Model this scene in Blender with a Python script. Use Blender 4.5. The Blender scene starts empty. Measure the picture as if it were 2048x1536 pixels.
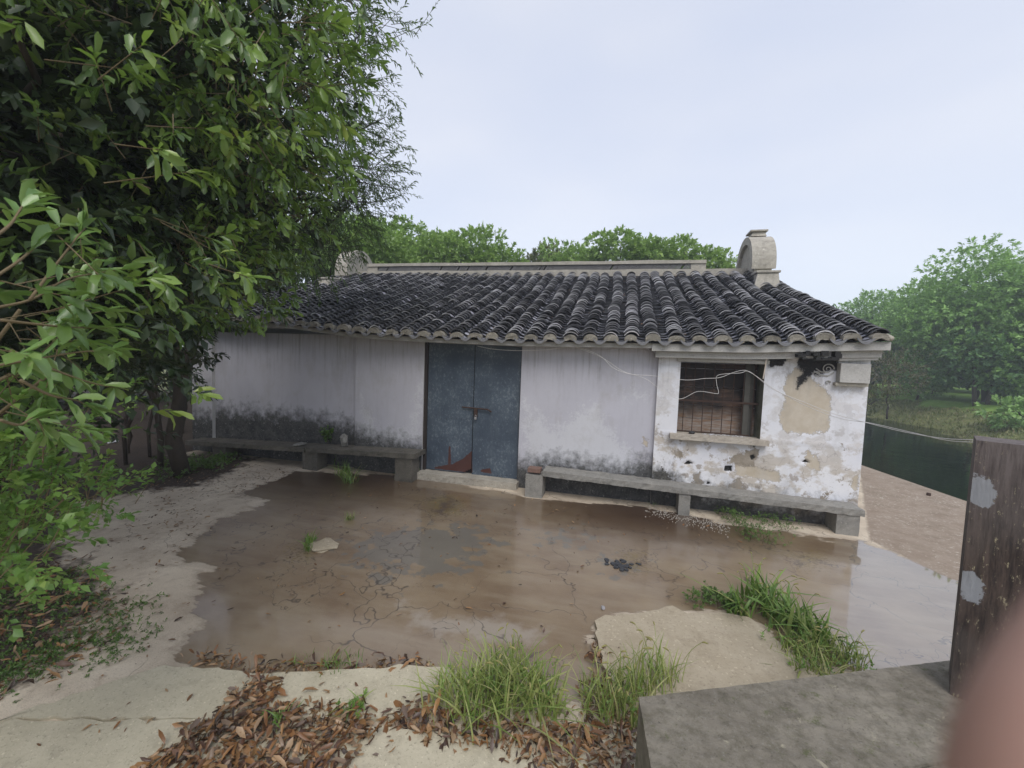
import bpy, bmesh, math, random
import numpy as np
from mathutils import Vector, Matrix
random.seed(7); rng = np.random.default_rng(11)
S = bpy.context.scene
COL = S.collection
# ------------------------------------------------------------------ camera
CAM = np.array([0.0, -6.626, 2.15])
YAW, PITCH, ROLL, FPX = math.radians(14.5), math.radians(-3.554), math.radians(2.087), 835.0
def _rot():
    cz, sz = math.cos(YAW), math.sin(YAW); Rz = np.array([[cz,-sz,0],[sz,cz,0],[0,0,1]])
    a = math.pi/2+PITCH; Rx = np.array([[1,0,0],[0,math.cos(a),-math.sin(a)],[0,math.sin(a),math.cos(a)]])
    c, s = math.cos(ROLL), math.sin(ROLL); Rr = np.array([[c,-s,0],[s,c,0],[0,0,1]])
    return Rz@Rx@Rr
ROT = _rot()
cd = bpy.data.cameras.new('camera'); cam = bpy.data.objects.new('camera', cd); COL.objects.link(cam)
M = Matrix([list(r)+[0] for r in ROT.tolist()]+[[0,0,0,1]]); M.translation = Vector(CAM.tolist())
cam.matrix_world = M
cd.sensor_width = 36; cd.lens = 36*FPX/2048; cd.clip_start = 0.005; cd.clip_end = 2000
cd.dof.use_dof = True; cd.dof.focus_distance = 6.5; cd.dof.aperture_fstop = 4.2
S.camera = cam
# ------------------------------------------------------------------ world
SUN_EL, SUN_AZ = math.radians(52), math.radians(160)      # azimuth measured clockwise from +Y
w = bpy.data.worlds.new('World'); S.world = w; w.use_nodes = True
nt = w.node_tree; nt.nodes.clear()
def wn(t, **k):
    n = nt.nodes.new(t)
    for a, b in k.items(): setattr(n, a, b)
    return n
out = wn('ShaderNodeOutputWorld'); bg1 = wn('ShaderNodeBackground'); bg2 = wn('ShaderNodeBackground'); add = wn('ShaderNodeAddShader')
sky = wn('ShaderNodeTexSky', sky_type='NISHITA'); sky.sun_disc = False; sky.sun_elevation = SUN_EL; sky.sun_rotation = SUN_AZ
bg1.inputs[1].default_value = 0.05; nt.links.new(sky.outputs[0], bg1.inputs[0])
tc = wn('ShaderNodeTexCoord'); mp = wn('ShaderNodeMapping'); mp.inputs['Scale'].default_value = (1, 1, 2.6)
nz = wn('ShaderNodeTexNoise'); nz.inputs['Scale'].default_value = 1.7; nz.inputs['Detail'].default_value = 3; nz.inputs['Roughness'].default_value = .45
cr = wn('ShaderNodeValToRGB'); cr.color_ramp.elements[0].position = .35; cr.color_ramp.elements[1].position = .68
cr.color_ramp.elements[0].color = (.63, .665, .77, 1); cr.color_ramp.elements[1].color = (.735, .745, .80, 1)
sx = wn('ShaderNodeSeparateXYZ'); hr = wn('ShaderNodeMapRange'); hr.inputs[1].default_value = 0.0; hr.inputs[2].default_value = .6
hr.inputs[3].default_value = 1.0; hr.inputs[4].default_value = .98
mul = wn('ShaderNodeMixRGB', blend_type='MULTIPLY'); mul.inputs[0].default_value = 1
L = nt.links.new
L(tc.outputs['Generated'], mp.inputs[0]); L(mp.outputs[0], nz.inputs['Vector']); L(nz.outputs[0], cr.inputs[0])
L(tc.outputs['Generated'], sx.inputs[0]); L(sx.outputs[2], hr.inputs[0]); L(cr.outputs[0], mul.inputs[1]); L(hr.outputs[0], mul.inputs[2])
L(mul.outputs[0], bg2.inputs[0]); bg2.inputs[1].default_value = 1.0
L(bg1.outputs[0], add.inputs[0]); L(bg2.outputs[0], add.inputs[1]); L(add.outputs[0], out.inputs[0])
# ------------------------------------------------------------------ sun (overcast)
sd = bpy.data.lights.new('sun', 'SUN'); sd.energy = 2.0; sd.angle = math.radians(35); sd.color = (1, .965, .92)
so = bpy.data.objects.new('sun', sd); COL.objects.link(so)
so.rotation_euler = (math.radians(90)-SUN_EL, 0, -SUN_AZ+math.pi)
so.rotation_euler = Vector((math.sin(SUN_AZ)*math.cos(SUN_EL), math.cos(SUN_AZ)*math.cos(SUN_EL), math.sin(SUN_EL))).to_track_quat('Z', 'Y').to_euler()
S.view_settings.view_transform = 'Standard'; S.view_settings.look = 'None'; S.view_settings.exposure = 0.0; S.view_settings.gamma = 1
S.render.engine = 'CYCLES'; S.cycles.max_bounces = 6; S.cycles.transparent_max_bounces = 6
S.cycles.caustics_reflective = False; S.cycles.caustics_refractive = False
# ------------------------------------------------------------------ pixel helpers: photo pixel -> point on a world plane
def ray(u, v): return ROT@np.array([(u-1024)/FPX, -(v-768)/FPX, -1.])
def onz(u, v, z=0.): d = ray(u, v); return CAM+d*(z-CAM[2])/d[2]
def ony(u, v, y=0.): d = ray(u, v); return CAM+d*(y-CAM[1])/d[1]
def onx(u, v, x=0.): d = ray(u, v); return CAM+d*(x-CAM[0])/d[0]
def dist(u, v, r):   # point r metres away along the viewing direction of that pixel
    d = ray(u, v); return CAM+d/np.linalg.norm(d)*r
# ------------------------------------------------------------------ object helpers
def tag(o, label=None, cat=None, group=None, kind=None):
    if label: o['label'] = label
    if cat: o['category'] = cat
    if group: o['group'] = group
    if kind: o['kind'] = kind
    return o
def empty(name, loc=(0,0,0)):
    o = bpy.data.objects.new(name, None); COL.objects.link(o); o.location = loc; o.empty_display_size = .1
    return o
def link(name, me, mat, parent=None, smooth=False):
    o = bpy.data.objects.new(name, me); COL.objects.link(o)
    if mat: me.materials.append(mat)
    if parent is not None:
        o.parent = parent; o.matrix_parent_inverse = Matrix.Translation(parent.location).inverted()
    if smooth: me.polygons.foreach_set('use_smooth', [True]*len(me.polygons))
    return o
def npmesh(name, V, F, attrs=None, mat=None, parent=None, smooth=False):
    """V (n,3); F list of index arrays, each (m,k)"""
    me = bpy.data.meshes.new(name); V = np.asarray(V, np.float32)
    me.vertices.add(len(V)); me.vertices.foreach_set('co', V.ravel())
    F = [np.asarray(f, np.int32) for f in F if len(f)]
    idx = np.concatenate([f.ravel() for f in F]); cnt = np.concatenate([np.full(len(f), f.shape[1], np.int32) for f in F])
    st = np.concatenate([[0], np.cumsum(cnt)[:-1]]).astype(np.int32)
    me.loops.add(len(idx)); me.loops.foreach_set('vertex_index', idx)
    me.polygons.add(len(cnt)); me.polygons.foreach_set('loop_start', st)
    for k, a in (attrs or {}).items():
        at = me.attributes.new(k, 'FLOAT', 'POINT'); at.data.foreach_set('value', np.asarray(a, np.float32))
    me.update(calc_edges=True); me.validate()
    return link(name, me, mat, parent, smooth)
class MB:
    def __init__(s): s.v = []; s.f = []; s.r = []
    def add(s, vs, fs, r=None):
        b = len(s.v); s.v += [tuple(map(float, p)) for p in vs]; s.f += [tuple(i+b for i in f) for f in fs]
        s.r += [random.random() if r is None else r]*len(vs)
    def box(s, x0, x1, y0, y1, z0, z1, r=None):
        s.hexa([(x0,y0,z0),(x1,y0,z0),(x1,y1,z0),(x0,y1,z0)], [(x0,y0,z1),(x1,y0,z1),(x1,y1,z1),(x0,y1,z1)], r)
    def hexa(s, a, b, r=None):
        s.add(a+b, [(3,2,1,0),(4,5,6,7),(0,1,5,4),(1,2,6,5),(2,3,7,6),(3,0,4,7)], r)
    def prism(s, poly, z0, z1, r=None):
        n = len(poly); s.add([(x,y,z0) for x,y in poly]+[(x,y,z1) for x,y in poly], [tuple(range(n-1,-1,-1)), tuple(range(n,2*n))]+[(i,(i+1)%n,n+(i+1)%n,n+i) for i in range(n)], r)
    def extr(s, pts, d, r=None):   # polygon of 3D points swept by d
        n = len(pts); d = np.array(d); a = [np.array(p, float) for p in pts]
        s.add(a+[p+d for p in a], [tuple(range(n-1,-1,-1)), tuple(range(n,2*n))]+[(i,(i+1)%n,n+(i+1)%n,n+i) for i in range(n)], r)
    def tube(s, pts, rad, n=8, cap=True, r=None):
        P = [np.array(p, float) for p in pts]; m = len(P)
        R_ = rad if hasattr(rad, '__len__') else [rad]*m
        vs = []; up = np.array([0.13,.21,1.])
        for i in range(m):
            t = P[min(i+1,m-1)]-P[max(i-1,0)]; t /= np.linalg.norm(t)+1e-9
            a = np.cross(t, up); 
            if np.linalg.norm(a) < .1: a = np.cross(t, [1,0,0])
            a /= np.linalg.norm(a); b = np.cross(t, a)
            for k in range(n):
                an = 2*math.pi*k/n; vs.append(P[i]+(a*math.cos(an)+b*math.sin(an))*R_[i])
        fs = [(i*n+k, i*n+(k+1)%n, (i+1)*n+(k+1)%n, (i+1)*n+k) for i in range(m-1) for k in range(n)]
        if cap: fs += [tuple(range(n-1,-1,-1)), tuple((m-1)*n+k for k in range(n))]
        s.add(vs, fs, r)
    def build(s, name, mat, parent=None, smooth=False, bevel=0, sub=0):
        me = bpy.data.meshes.new(name); me.from_pydata(s.v, [], s.f)
        at = me.attributes.new('rnd', 'FLOAT', 'POINT'); at.data.foreach_set('value', s.r)
        bm = bmesh.new(); bm.from_mesh(me); bmesh.ops.recalc_face_normals(bm, faces=bm.faces)
        if bevel: bmesh.ops.bevel(bm, geom=[e for e in bm.edges if e.calc_face_angle(0) > .6], offset=bevel, segments=2, affect='EDGES', profile=.6)
        bm.to_mesh(me); bm.free(); me.update()
        return link(name, me, mat, parent, smooth)
def rough_box(x0, x1, y0, y1, z0, z1, step=.05, amp=.004, r=None):
    """box with a finely cut, slightly uneven surface -> (V, quads)"""
    def ax(a, b): return np.linspace(a, b, max(2, int(round((b-a)/step))+1))
    X, Y, Z = ax(x0,x1), ax(y0,y1), ax(z0,z1); bm = bmesh.new()
    cache = {}
    def v(x, y, z):
        k = (round(x,4), round(y,4), round(z,4))
        if k not in cache: cache[k] = bm.verts.new((x,y,z))
        return cache[k]
    def face(A, B, f):
        for i in range(len(A)-1):
            for j in range(len(B)-1): bm.faces.new([f(A[i],B[j]), f(A[i+1],B[j]), f(A[i+1],B[j+1]), f(A[i],B[j+1])])
    face(X,Y,lambda a,b: v(a,b,z0)); face(X,Y,lambda a,b: v(a,b,z1)); face(X,Z,lambda a,b: v(a,y0,b)); face(X,Z,lambda a,b: v(a,y1,b))
    face(Y,Z,lambda a,b: v(x0,a,b)); face(Y,Z,lambda a,b: v(x1,a,b))
    bmesh.ops.recalc_face_normals(bm, faces=bm.faces); bm.normal_update()
    for vt in bm.verts:
        vt.co += vt.normal*(random.random()-.6)*amp*2
    return bm
def slab(name, mat, parent, dims, tf=None, amp=.004, step=.05):
    bm = rough_box(*dims, step=step, amp=amp)
    if tf:
        for vt in bm.verts: vt.co = Vector(tf(vt.co))
    me = bpy.data.meshes.new(name); bm.to_mesh(me); bm.free()
    return link(name, me, mat, parent)
def sdist(P, poly):
    """signed distance (positive inside) of points (n,2) to polygon"""
    P = np.asarray(P, float); poly = np.asarray(poly, float); n = len(poly)
    d = np.full(len(P), 1e9); ins = np.zeros(len(P), bool)
    for i in range(n):
        a, b = poly[i], poly[(i+1)%n]; e = b-a; q = P-a
        t = np.clip((q@e)/(e@e+1e-12), 0, 1); dd = np.linalg.norm(q-t[:,None]*e, axis=1); d = np.minimum(d, dd)
        c = ((a[1] > P[:,1]) != (b[1] > P[:,1])); xx = a[0]+(P[:,1]-a[1])*(b[0]-a[0])/(b[1]-a[1]+1e-12)
        ins ^= c & (P[:,0] < xx)
    return np.where(ins, d, -d)
def gp(px, z=0.): return [tuple(onz(u, v, z)[:2]) for u, v in px]      # ground polygon from photo outline
def wp(px, y=0.): return [(p[0], p[2]) for p in (ony(u, v, y) for u, v in px)]   # facade polygon
# ------------------------------------------------------------------ materials
class NT:
    def __init__(s, name):
        s.m = bpy.data.materials.new(name); s.m.use_nodes = True; s.t = s.m.node_tree; s.t.nodes.clear()
        s.out = s.n('ShaderNodeOutputMaterial'); s.co = s.n('ShaderNodeTexCoord').outputs['Object']
    def n(s, t, **k):
        x = s.t.nodes.new(t)
        for a, b in k.items(): setattr(x, a, b)
        return x
    def set(s, sock, v):
        if isinstance(v, bpy.types.NodeSocket): s.t.links.new(v, sock)
        elif isinstance(v, (tuple, list)) and len(v) == 3 and sock.type == 'RGBA': sock.default_value = (*v, 1)
        else: sock.default_value = v
    def noise(s, scale, detail=4, rough=.55, dist=0, vec=None, sc=None):
        x = s.n('ShaderNodeTexNoise'); x.inputs['Scale'].default_value = scale; x.inputs['Detail'].default_value = detail
        x.inputs['Roughness'].default_value = rough; x.inputs['Distortion'].default_value = dist
        v = vec or s.co
        if sc: v = s.mapping(v, sc)
        s.set(x.inputs['Vector'], v); return x.outputs[0]
    def mapping(s, v, sc, loc=(0,0,0)):
        x = s.n('ShaderNodeMapping'); s.set(x.inputs[0], v); x.inputs['Scale'].default_value = sc; x.inputs['Location'].default_value = loc; return x.outputs[0]
    def attr(s, name): return s.n('ShaderNodeAttribute', attribute_name=name).outputs['Fac']
    def math(s, op, a, b=0., c=None, clamp=False):
        x = s.n('ShaderNodeMath', operation=op, use_clamp=clamp); s.set(x.inputs[0], a); s.set(x.inputs[1], b)
        if c is not None: s.set(x.inputs[2], c)
        return x.outputs[0]
    def step(s, v, a, b, lo=0., hi=1.):
        x = s.n('ShaderNodeMapRange', clamp=True); s.set(x.inputs[0], v); x.inputs[1].default_value = a; x.inputs[2].default_value = b
        x.inputs[3].default_value = lo; x.inputs[4].default_value = hi; return x.outputs[0]
    def mix(s, f, a, b, mode='MIX'):
        x = s.n('ShaderNodeMixRGB', blend_type=mode); s.set(x.inputs[0], f); s.set(x.inputs[1], a); s.set(x.inputs[2], b); return x.outputs[0]
    def ramp(s, f, stops):
        x = s.n('ShaderNodeValToRGB'); s.set(x.inputs[0], f); e = x.color_ramp.elements
        while len(e) < len(stops): e.new(.5)
        for i, (p, c) in enumerate(stops): e[i].position = p; e[i].color = (*c, 1)
        return x.outputs[0]
    def bump(s, h, strength=.3, dist=.01):
        x = s.n('ShaderNodeBump'); x.inputs['Strength'].default_value = strength; x.inputs['Distance'].default_value = dist; s.set(x.inputs['Height'], h); return x.outputs[0]
    def voro(s, scale, feature='F1', vec=None):
        x = s.n('ShaderNodeTexVoronoi', feature=feature); x.inputs['Scale'].default_value = scale; s.set(x.inputs['Vector'], vec or s.co); return x.outputs[0]
    def warp(s, amt, scale):
        x = s.n('ShaderNodeTexNoise'); x.inputs['Scale'].default_value = scale; s.set(x.inputs['Vector'], s.co)
        y = s.n('ShaderNodeVectorMath', operation='MULTIPLY_ADD'); s.set(y.inputs[0], x.outputs['Color']); y.inputs[1].default_value = (amt,)*3; s.set(y.inputs[2], s.co); return y.outputs[0]
    def pbsdf(s, color, rough=.8, normal=None, **k):
        x = s.n('ShaderNodeBsdfPrincipled'); s.set(x.inputs['Base Color'], color); s.set(x.inputs['Roughness'], rough)
        if normal is not None: s.set(x.inputs['Normal'], normal)
        for a, b in k.items(): s.set(x.inputs[a.replace('_', ' ')], b)
        s.b = x; return x
    def done(s, sh=None):
        s.t.links.new((sh or s.b).outputs[0], s.out.inputs[0]); return s.m
def simple(name, c, rough=.8, noise=.25, scale=6, bump=.2, **k):
    n = NT(name); f = n.noise(scale, 6, .65); g = n.noise(scale*9, 3, .6)
    col = n.mix(f, tuple(x*(1-noise) for x in c), tuple(min(1, x*(1+noise)) for x in c))
    col = n.mix(n.step(g, .55, .75, 0, .35), col, tuple(x*.45 for x in c))
    n.pbsdf(col, rough, n.bump(g, bump, .004), **k); return n.done()
def leafmat(name, cols, rough=.42, trans=.3, spot=0.0, hi_gloss=False, gain=1.0):
    cols = [tuple(x*gain for x in c) for c in cols]
    n = NT(name); r = n.attr('rnd'); col = n.ramp(r, [(i/(len(cols)-1) if len(cols) > 1 else 0, c) for i, c in enumerate(cols)])
    col = n.mix(n.step(n.noise(2.2, 3), .35, .7, 0, .45), col, tuple(x*.7 for x in cols[0]))
    if spot: col = n.mix(n.step(n.noise(38, 2), .66, .72, 0, spot), col, (.45, .42, .28))
    b = n.pbsdf(col, rough, Coat_Weight=.55 if hi_gloss else .15, Coat_Roughness=.28, Coat_IOR=1.6); tr = n.n('ShaderNodeBsdfTranslucent'); n.set(tr.inputs[0], n.mix(.5, col, (.16,.26,.03)))
    mx = n.n('ShaderNodeMixShader'); mx.inputs[0].default_value = trans; n.t.links.new(b.outputs[0], mx.inputs[1]); n.t.links.new(tr.outputs[0], mx.inputs[2])
    return n.done(mx)
def concrete(name, a, b, dark=(.06,.055,.05), rough=.85, stain=.5, fine=60):
    n = NT(name); f = n.noise(3.5, 7, .7); g = n.noise(fine, 4, .7); h = n.noise(9, 6, .7)
    col = n.mix(n.step(f, .3, .7), a, b)
    col = n.mix(n.step(h, .52, .72, 0, stain), col, dark)
    col = n.mix(n.step(g, .56, .68, 0, .55), col, tuple(x*.4 for x in a))
    col = n.mix(n.step(n.noise(fine*.8, 3, vec=n.mapping(n.co, (1,1,1), (3,1,7))), .62, .7, 0, .5), col, tuple(min(1, x*1.5) for x in b))
    n.pbsdf(col, rough, n.bump(n.math('ADD', g, h), .45, .006)); return n.done()
BARK = simple('bark', (.055,.042,.032), .9, .4, 14, .8)
TWIG = simple('twig', (.16,.12,.065), .8, .3, 30)
CONC = concrete('weathered_concrete', (.20,.195,.18), (.30,.285,.255))
CONC_DARK = concrete('mossy_concrete', (.075,.07,.058), (.155,.14,.115), (.03,.03,.024), stain=.65)
CONC_PALE = concrete('ridge_mortar', (.30,.275,.23), (.46,.425,.36), (.16,.145,.12), stain=.4, fine=40)
PLASTER = concrete('cornice_plaster', (.38,.37,.35), (.48,.465,.44), (.10,.09,.08), stain=.25)
# ------------------------------------------------------------------ leaf cloud builders
T8 = np.array([(0,0,0),(.36,0,-.02),(.74,0,-.06),(1,0,-.17),(.36,.33,.07),(.78,.40,.0),(.36,-.33,.06),(.76,-.42,-.03)])
F8 = [np.array([(0,6,1),(7,3,2),(0,1,4),(2,3,5)]), np.array([(6,7,2,1),(1,2,5,4)])]
T4 = np.array([(0,0,0),(.5,.5,.10),(1,0,-.05),(.5,-.5,.10)]); F4 = [np.array([(0,3,2),(0,2,1)])]
def unit(a): return a/(np.linalg.norm(a, axis=-1, keepdims=True)+1e-9)
CURL = .18
def leafmesh(name, P, D, N, Ls, Ws, rnd, mat, parent=None, hi=True):
    T, F = (T8, F8) if hi else (T4, F4)
    D = unit(D); B = unit(np.cross(N, D)); N2 = np.cross(D, B); k = len(T); n = len(P)
    if hi: curl = (np.random.default_rng(n).normal(size=(n,1,1))*CURL); T = np.broadcast_to(T, (n,k,3)).copy(); T[...,2] += (curl*(T[...,0:1]-.2)**2)[...,0]; T[...,1] *= 1+.12*np.random.default_rng(n+1).normal(size=(n,k))
    else: T = T[None]
    V = P[:,None]+D[:,None]*(T[...,0:1]*Ls[:,None,None])+B[:,None]*(T[...,1:2]*Ws[:,None,None])+N2[:,None]*(T[...,2:3]*Ls[:,None,None])
    off = (np.arange(n)*k)[:,None,None]
    Fs = [(f[None]+off).reshape(-1, f.shape[1]) for f in F]
    return npmesh(name, V.reshape(-1,3), Fs, {'rnd': np.repeat(rnd, k)}, mat, parent, smooth=hi)
def sprays(P, A, nl, tw, L_, W_, droop=.25, seed=0):
    """leaf arrays for sprays at P, growing along A; nl leaves each on a twig of length tw"""
    r = np.random.default_rng(seed); n = len(P); A = unit(A)
    X = unit(np.cross(A, r.normal(size=(n,3)))); Y = np.cross(A, X)
    t = np.linspace(.15, 1, nl)[None]**.7; az = np.arange(nl)[None]*2.4+r.uniform(0, 6.28, (n,1))
    twl = tw*r.uniform(.7, 1.3, (n,1))
    pos = P[:,None]+A[:,None]*(t*twl)[...,None]
    sp = (1.15-.75*t)+r.normal(size=(n,nl))*.2
    rad = X[:,None]*np.cos(az)[...,None]+Y[:,None]*np.sin(az)[...,None]
    D = unit(A[:,None]*np.cos(sp)[...,None]+rad*np.sin(sp)[...,None]+np.array([0,0,-droop])+r.normal(size=(n,nl,3))*.12)
    N = unit(np.array([0,0,1.])+A[:,None]*.4+r.normal(size=(n,nl,3))*.35)
    Ls = L_*r.uniform(.5, 1.25, (n,nl)); Ws = Ls*W_*r.uniform(.85, 1.15, (n,nl))
    base = r.uniform(0, .65, (n,1)); rnd = np.clip(base+r.uniform(0, .35, (n,nl)), 0, 1)
    f = lambda a: a.reshape(-1, *a.shape[2:])
    return f(pos), f(D), f(N), f(Ls), f(Ws), f(rnd), (P, P+A*twl)
def twigmesh(name, A, B, ra, rb, mat, parent):
    d = unit(B-A); X = unit(np.cross(d, np.array([.3,.5,.8]))); Y = np.cross(d, X); n = len(A); vs = []
    for p, rr in ((A, ra), (B, rb)):
        for k in range(3):
            a = 2.094*k; vs.append(p+(X*math.cos(a)+Y*math.sin(a))*rr)
    V = np.stack(vs, 1).reshape(-1, 3); o = (np.arange(n)*6)[:,None]
    F = np.concatenate([o+np.array([[k, (k+1)%3, 3+(k+1)%3, 3+k]]) for k in range(3)])
    return npmesh(name, V, [F], {'rnd': np.zeros(len(V))}, mat, parent)
def cat(L_): return [np.concatenate([x[i] for x in L_]) for i in range(6)]
def shell(center, radii, n, seed, inner=.72, bias=None, wob=.18):
    r = np.random.default_rng(seed); d = unit(r.normal(size=(n,3)))
    k = 1+wob*np.sin(d[:,0]*5+seed)*np.cos(d[:,1]*4+seed*2)+wob*.6*np.sin(d[:,2]*9+seed*3+d[:,0]*7)
    rr = r.uniform(inner, 1, (n,1))*k[:,None]
    P = np.array(center)+d*rr*np.array(radii); A = unit(d/np.array(radii)+r.normal(size=(n,3))*.35)
    return P, A
def limb(mb, a, b, r0, r1, seed, wob=.1, n=7):
    r = np.random.default_rng(seed); a = np.array(a, float); b = np.array(b, float); L_ = np.linalg.norm(b-a); pts = []
    for i in range(n+1):
        t = i/n; p = a+(b-a)*t; p = p+r.normal(size=3)*wob*L_*.25*math.sin(math.pi*t); p[2] += .08*L_*math.sin(math.pi*t); pts.append(p)
    mb.tube(pts, [r0+(r1-r0)*(i/n) for i in range(n+1)], 8); return pts
def tree(name, label, catg, base, h, lobes, L_, W_, mat, n_per, seed, group=None, tr=.18, hi=False, droop=.1, nl=7, tw=.35, trunk=True, inner=.55, solid=True):
    """tree > trunk, crown; lobes are (x,y,z,rx,ry,rz) around the crown"""
    root = empty(name, tuple(base)); tag(root, label, catg, group)
    mb = MB(); b = np.array(base, float); c = np.mean([l[:3] for l in lobes], axis=0)
    top = np.array([c[0]*.8+b[0]*.2, c[1]*.8+b[1]*.2, b[2]+h*.45])
    limb(mb, b-np.array([0,0,.3]), top, tr, tr*.65, seed)
    for i, l in enumerate(lobes): limb(mb, top if i % 2 else b+(top-b)*.8, np.array(l[:3]), tr*.45, tr*.08, seed+i+1)
    mb.build('trunk', BARK, root, smooth=True)
    arr = []
    for i, l in enumerate(lobes):
        vol = (l[3]*l[4]*l[5])**(2/3); n = int(n_per*vol)
        P, A = shell(l[:3], l[3:6], n, seed*31+i, max(inner, .66)); A[:,2] += .25
        arr.append(sprays(P, A, nl, tw, L_, W_, droop, seed*17+i))
    P, D, N, Ls, Ws, rnd = cat(arr)
    leafmesh('crown', P, D, N, Ls, Ws, rnd, mat, root, hi)
    return root
# ================================================================== GROUND (one sheet to the horizon, river channel cut into it)
Q0, Q1 = onz(1715, 930)[:2], onz(1930, 1005)[:2]           # quay edge
QD = (Q1-Q0)/np.linalg.norm(Q1-Q0)
def quay_x(y): return Q0[0]+(y-Q0[1])*QD[0]/QD[1]
WZ = -.8
B0, B1 = onz(1735, 850, WZ)[:2], onz(1945, 893, WZ)[:2]
def bank_x(y): return np.clip(15.0+(y-15)*.10, 10, 60)+.45*np.sin(y*.7)+.3*np.sin(y*1.9+1)+.14*np.sin(y*4.7)
def zz(x, y):
    qx = quay_x(y); bx = bank_x(y); z = np.zeros_like(x)
    inr = (x > qx+.02); z = np.where(inr, -2.2, z)
    t = np.clip((x-bx+.8)/4.5, 0, 1); zb = -1.6+2.0*t**.7+.12*np.sin(x*1.3+y)*t
    z = np.where(x > bx-.8, np.where(t >= 1, .4+.02*(x-bx)+.05*np.sin(x*.4+y*.3), zb), z)
    return z
def axis(lo, a, b, hi, fine, coarse):
    m = np.arange(a, b+1e-6, fine); l = a-np.geomspace(fine*2, a-lo, coarse)[::-1]; r = b+np.geomspace(fine*2, hi-b, coarse); return np.concatenate([l, m, r])
def axis2(lo, a, b, c, hi, fine, mid, coarse):
    m = np.arange(a, b+1e-6, fine); m2 = np.arange(b+mid, c, mid); l = a-np.geomspace(fine*2, a-lo, coarse)[::-1]; r = m2[-1]+np.geomspace(mid*1.5, hi-c, coarse//2); return np.concatenate([l, m, m2, r])
gx = axis2(-600, -11.5, 7.2, 26, 600, .05, .22, 60); gy = axis2(-60, -5.6, 5.5, 34, 600, .05, .28, 60)
GX, GY = np.meshgrid(gx, gy); GX = GX.ravel(); GY = GY.ravel(); G2 = np.stack([GX, GY], 1)
nx, ny = len(gx), len(gy)
puddle = gp([(595,942),(560,957),(500,978),(478,992),(540,1000),(500,1022),(440,1040),(392,1078),(345,1112),(372,1122),(428,1138),(392,1165),(403,1198),(395,1222),(418,1240),(372,1290),(345,1326),(480,1360),(760,1370),(950,1390),(1180,1400),
             (1210,1340),(1178,1290),(1195,1238),(1330,1216),(1500,1230),(1560,1290),(1700,1350),(1930,1350),(1990,1200),(1900,1150),(1820,1118),(1728,1083),(1640,1078),(1560,1062),(1440,1048),(1400,1036),(1290,1014),(1200,1006),(1080,1000),(1035,990),(930,972),(845,957),(790,950),(690,948)])
soil = gp([(-400,1420),(0,1400),(130,1300),(230,1180),(140,1100),(150,1010),(290,985),(400,975),(480,940),(520,915),(300,905),(386,880),(200,800),(-400,790)])
sky_mirror = gp([(1730,1083),(1725,1180),(1650,1240),(1640,1300),(1740,1370),(1960,1360),(2050,1240),(1900,1150),(1820,1112)])  # zone of boosted sky reflection; left edge follows the house's mirrored corner
terr = gp([(1716,925),(1735,1080),(1905,1160),(2300,1260),(2300,1000)])
wet = sdist(G2, puddle); soi = sdist(G2, soil); ter = sdist(G2, terr)
grey = np.full(len(G2), -1.)
for px in ([(700,1075),(800,1050),(960,1045),(1000,1080),(960,1130),(900,1150),(780,1160),(700,1130)], [(1060,1065),(1180,1060),(1160,1090),(1080,1095)], [(1205,1125),(1240,1110),(1270,1125),(1255,1145),(1215,1145)], [(180,1035),(300,1010),(410,1025),(360,1055),(230,1060)]):
    grey = np.maximum(grey, sdist(G2, gp(px)))
pale = np.full(len(G2), -1.)  # pale reflection of sky and ridge, painted into the mud colour
for px in ([(795,1205),(880,1240),(930,1232),(1010,1228),(1060,1255),(1120,1255),(1080,1285),(960,1280),(900,1275),(820,1255)],):
    pale = np.maximum(pale, sdist(G2, gp(px)))
GZ = zz(GX, GY)
near = (GX < quay_x(GY)) 
dryh = .014*np.clip(-wet/.25, 0, 1)*(np.abs(GX) < 12)
GZ = GZ+np.where(near, dryh+.006*np.sin(GX*2.1+GY*1.3)*np.cos(GY*1.7)*(wet < -.1), 0)
ii = np.arange(nx*ny).reshape(ny, nx); F = np.stack([ii[:-1,:-1], ii[:-1,1:], ii[1:,1:], ii[1:,:-1]], -1).reshape(-1, 4)
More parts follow.
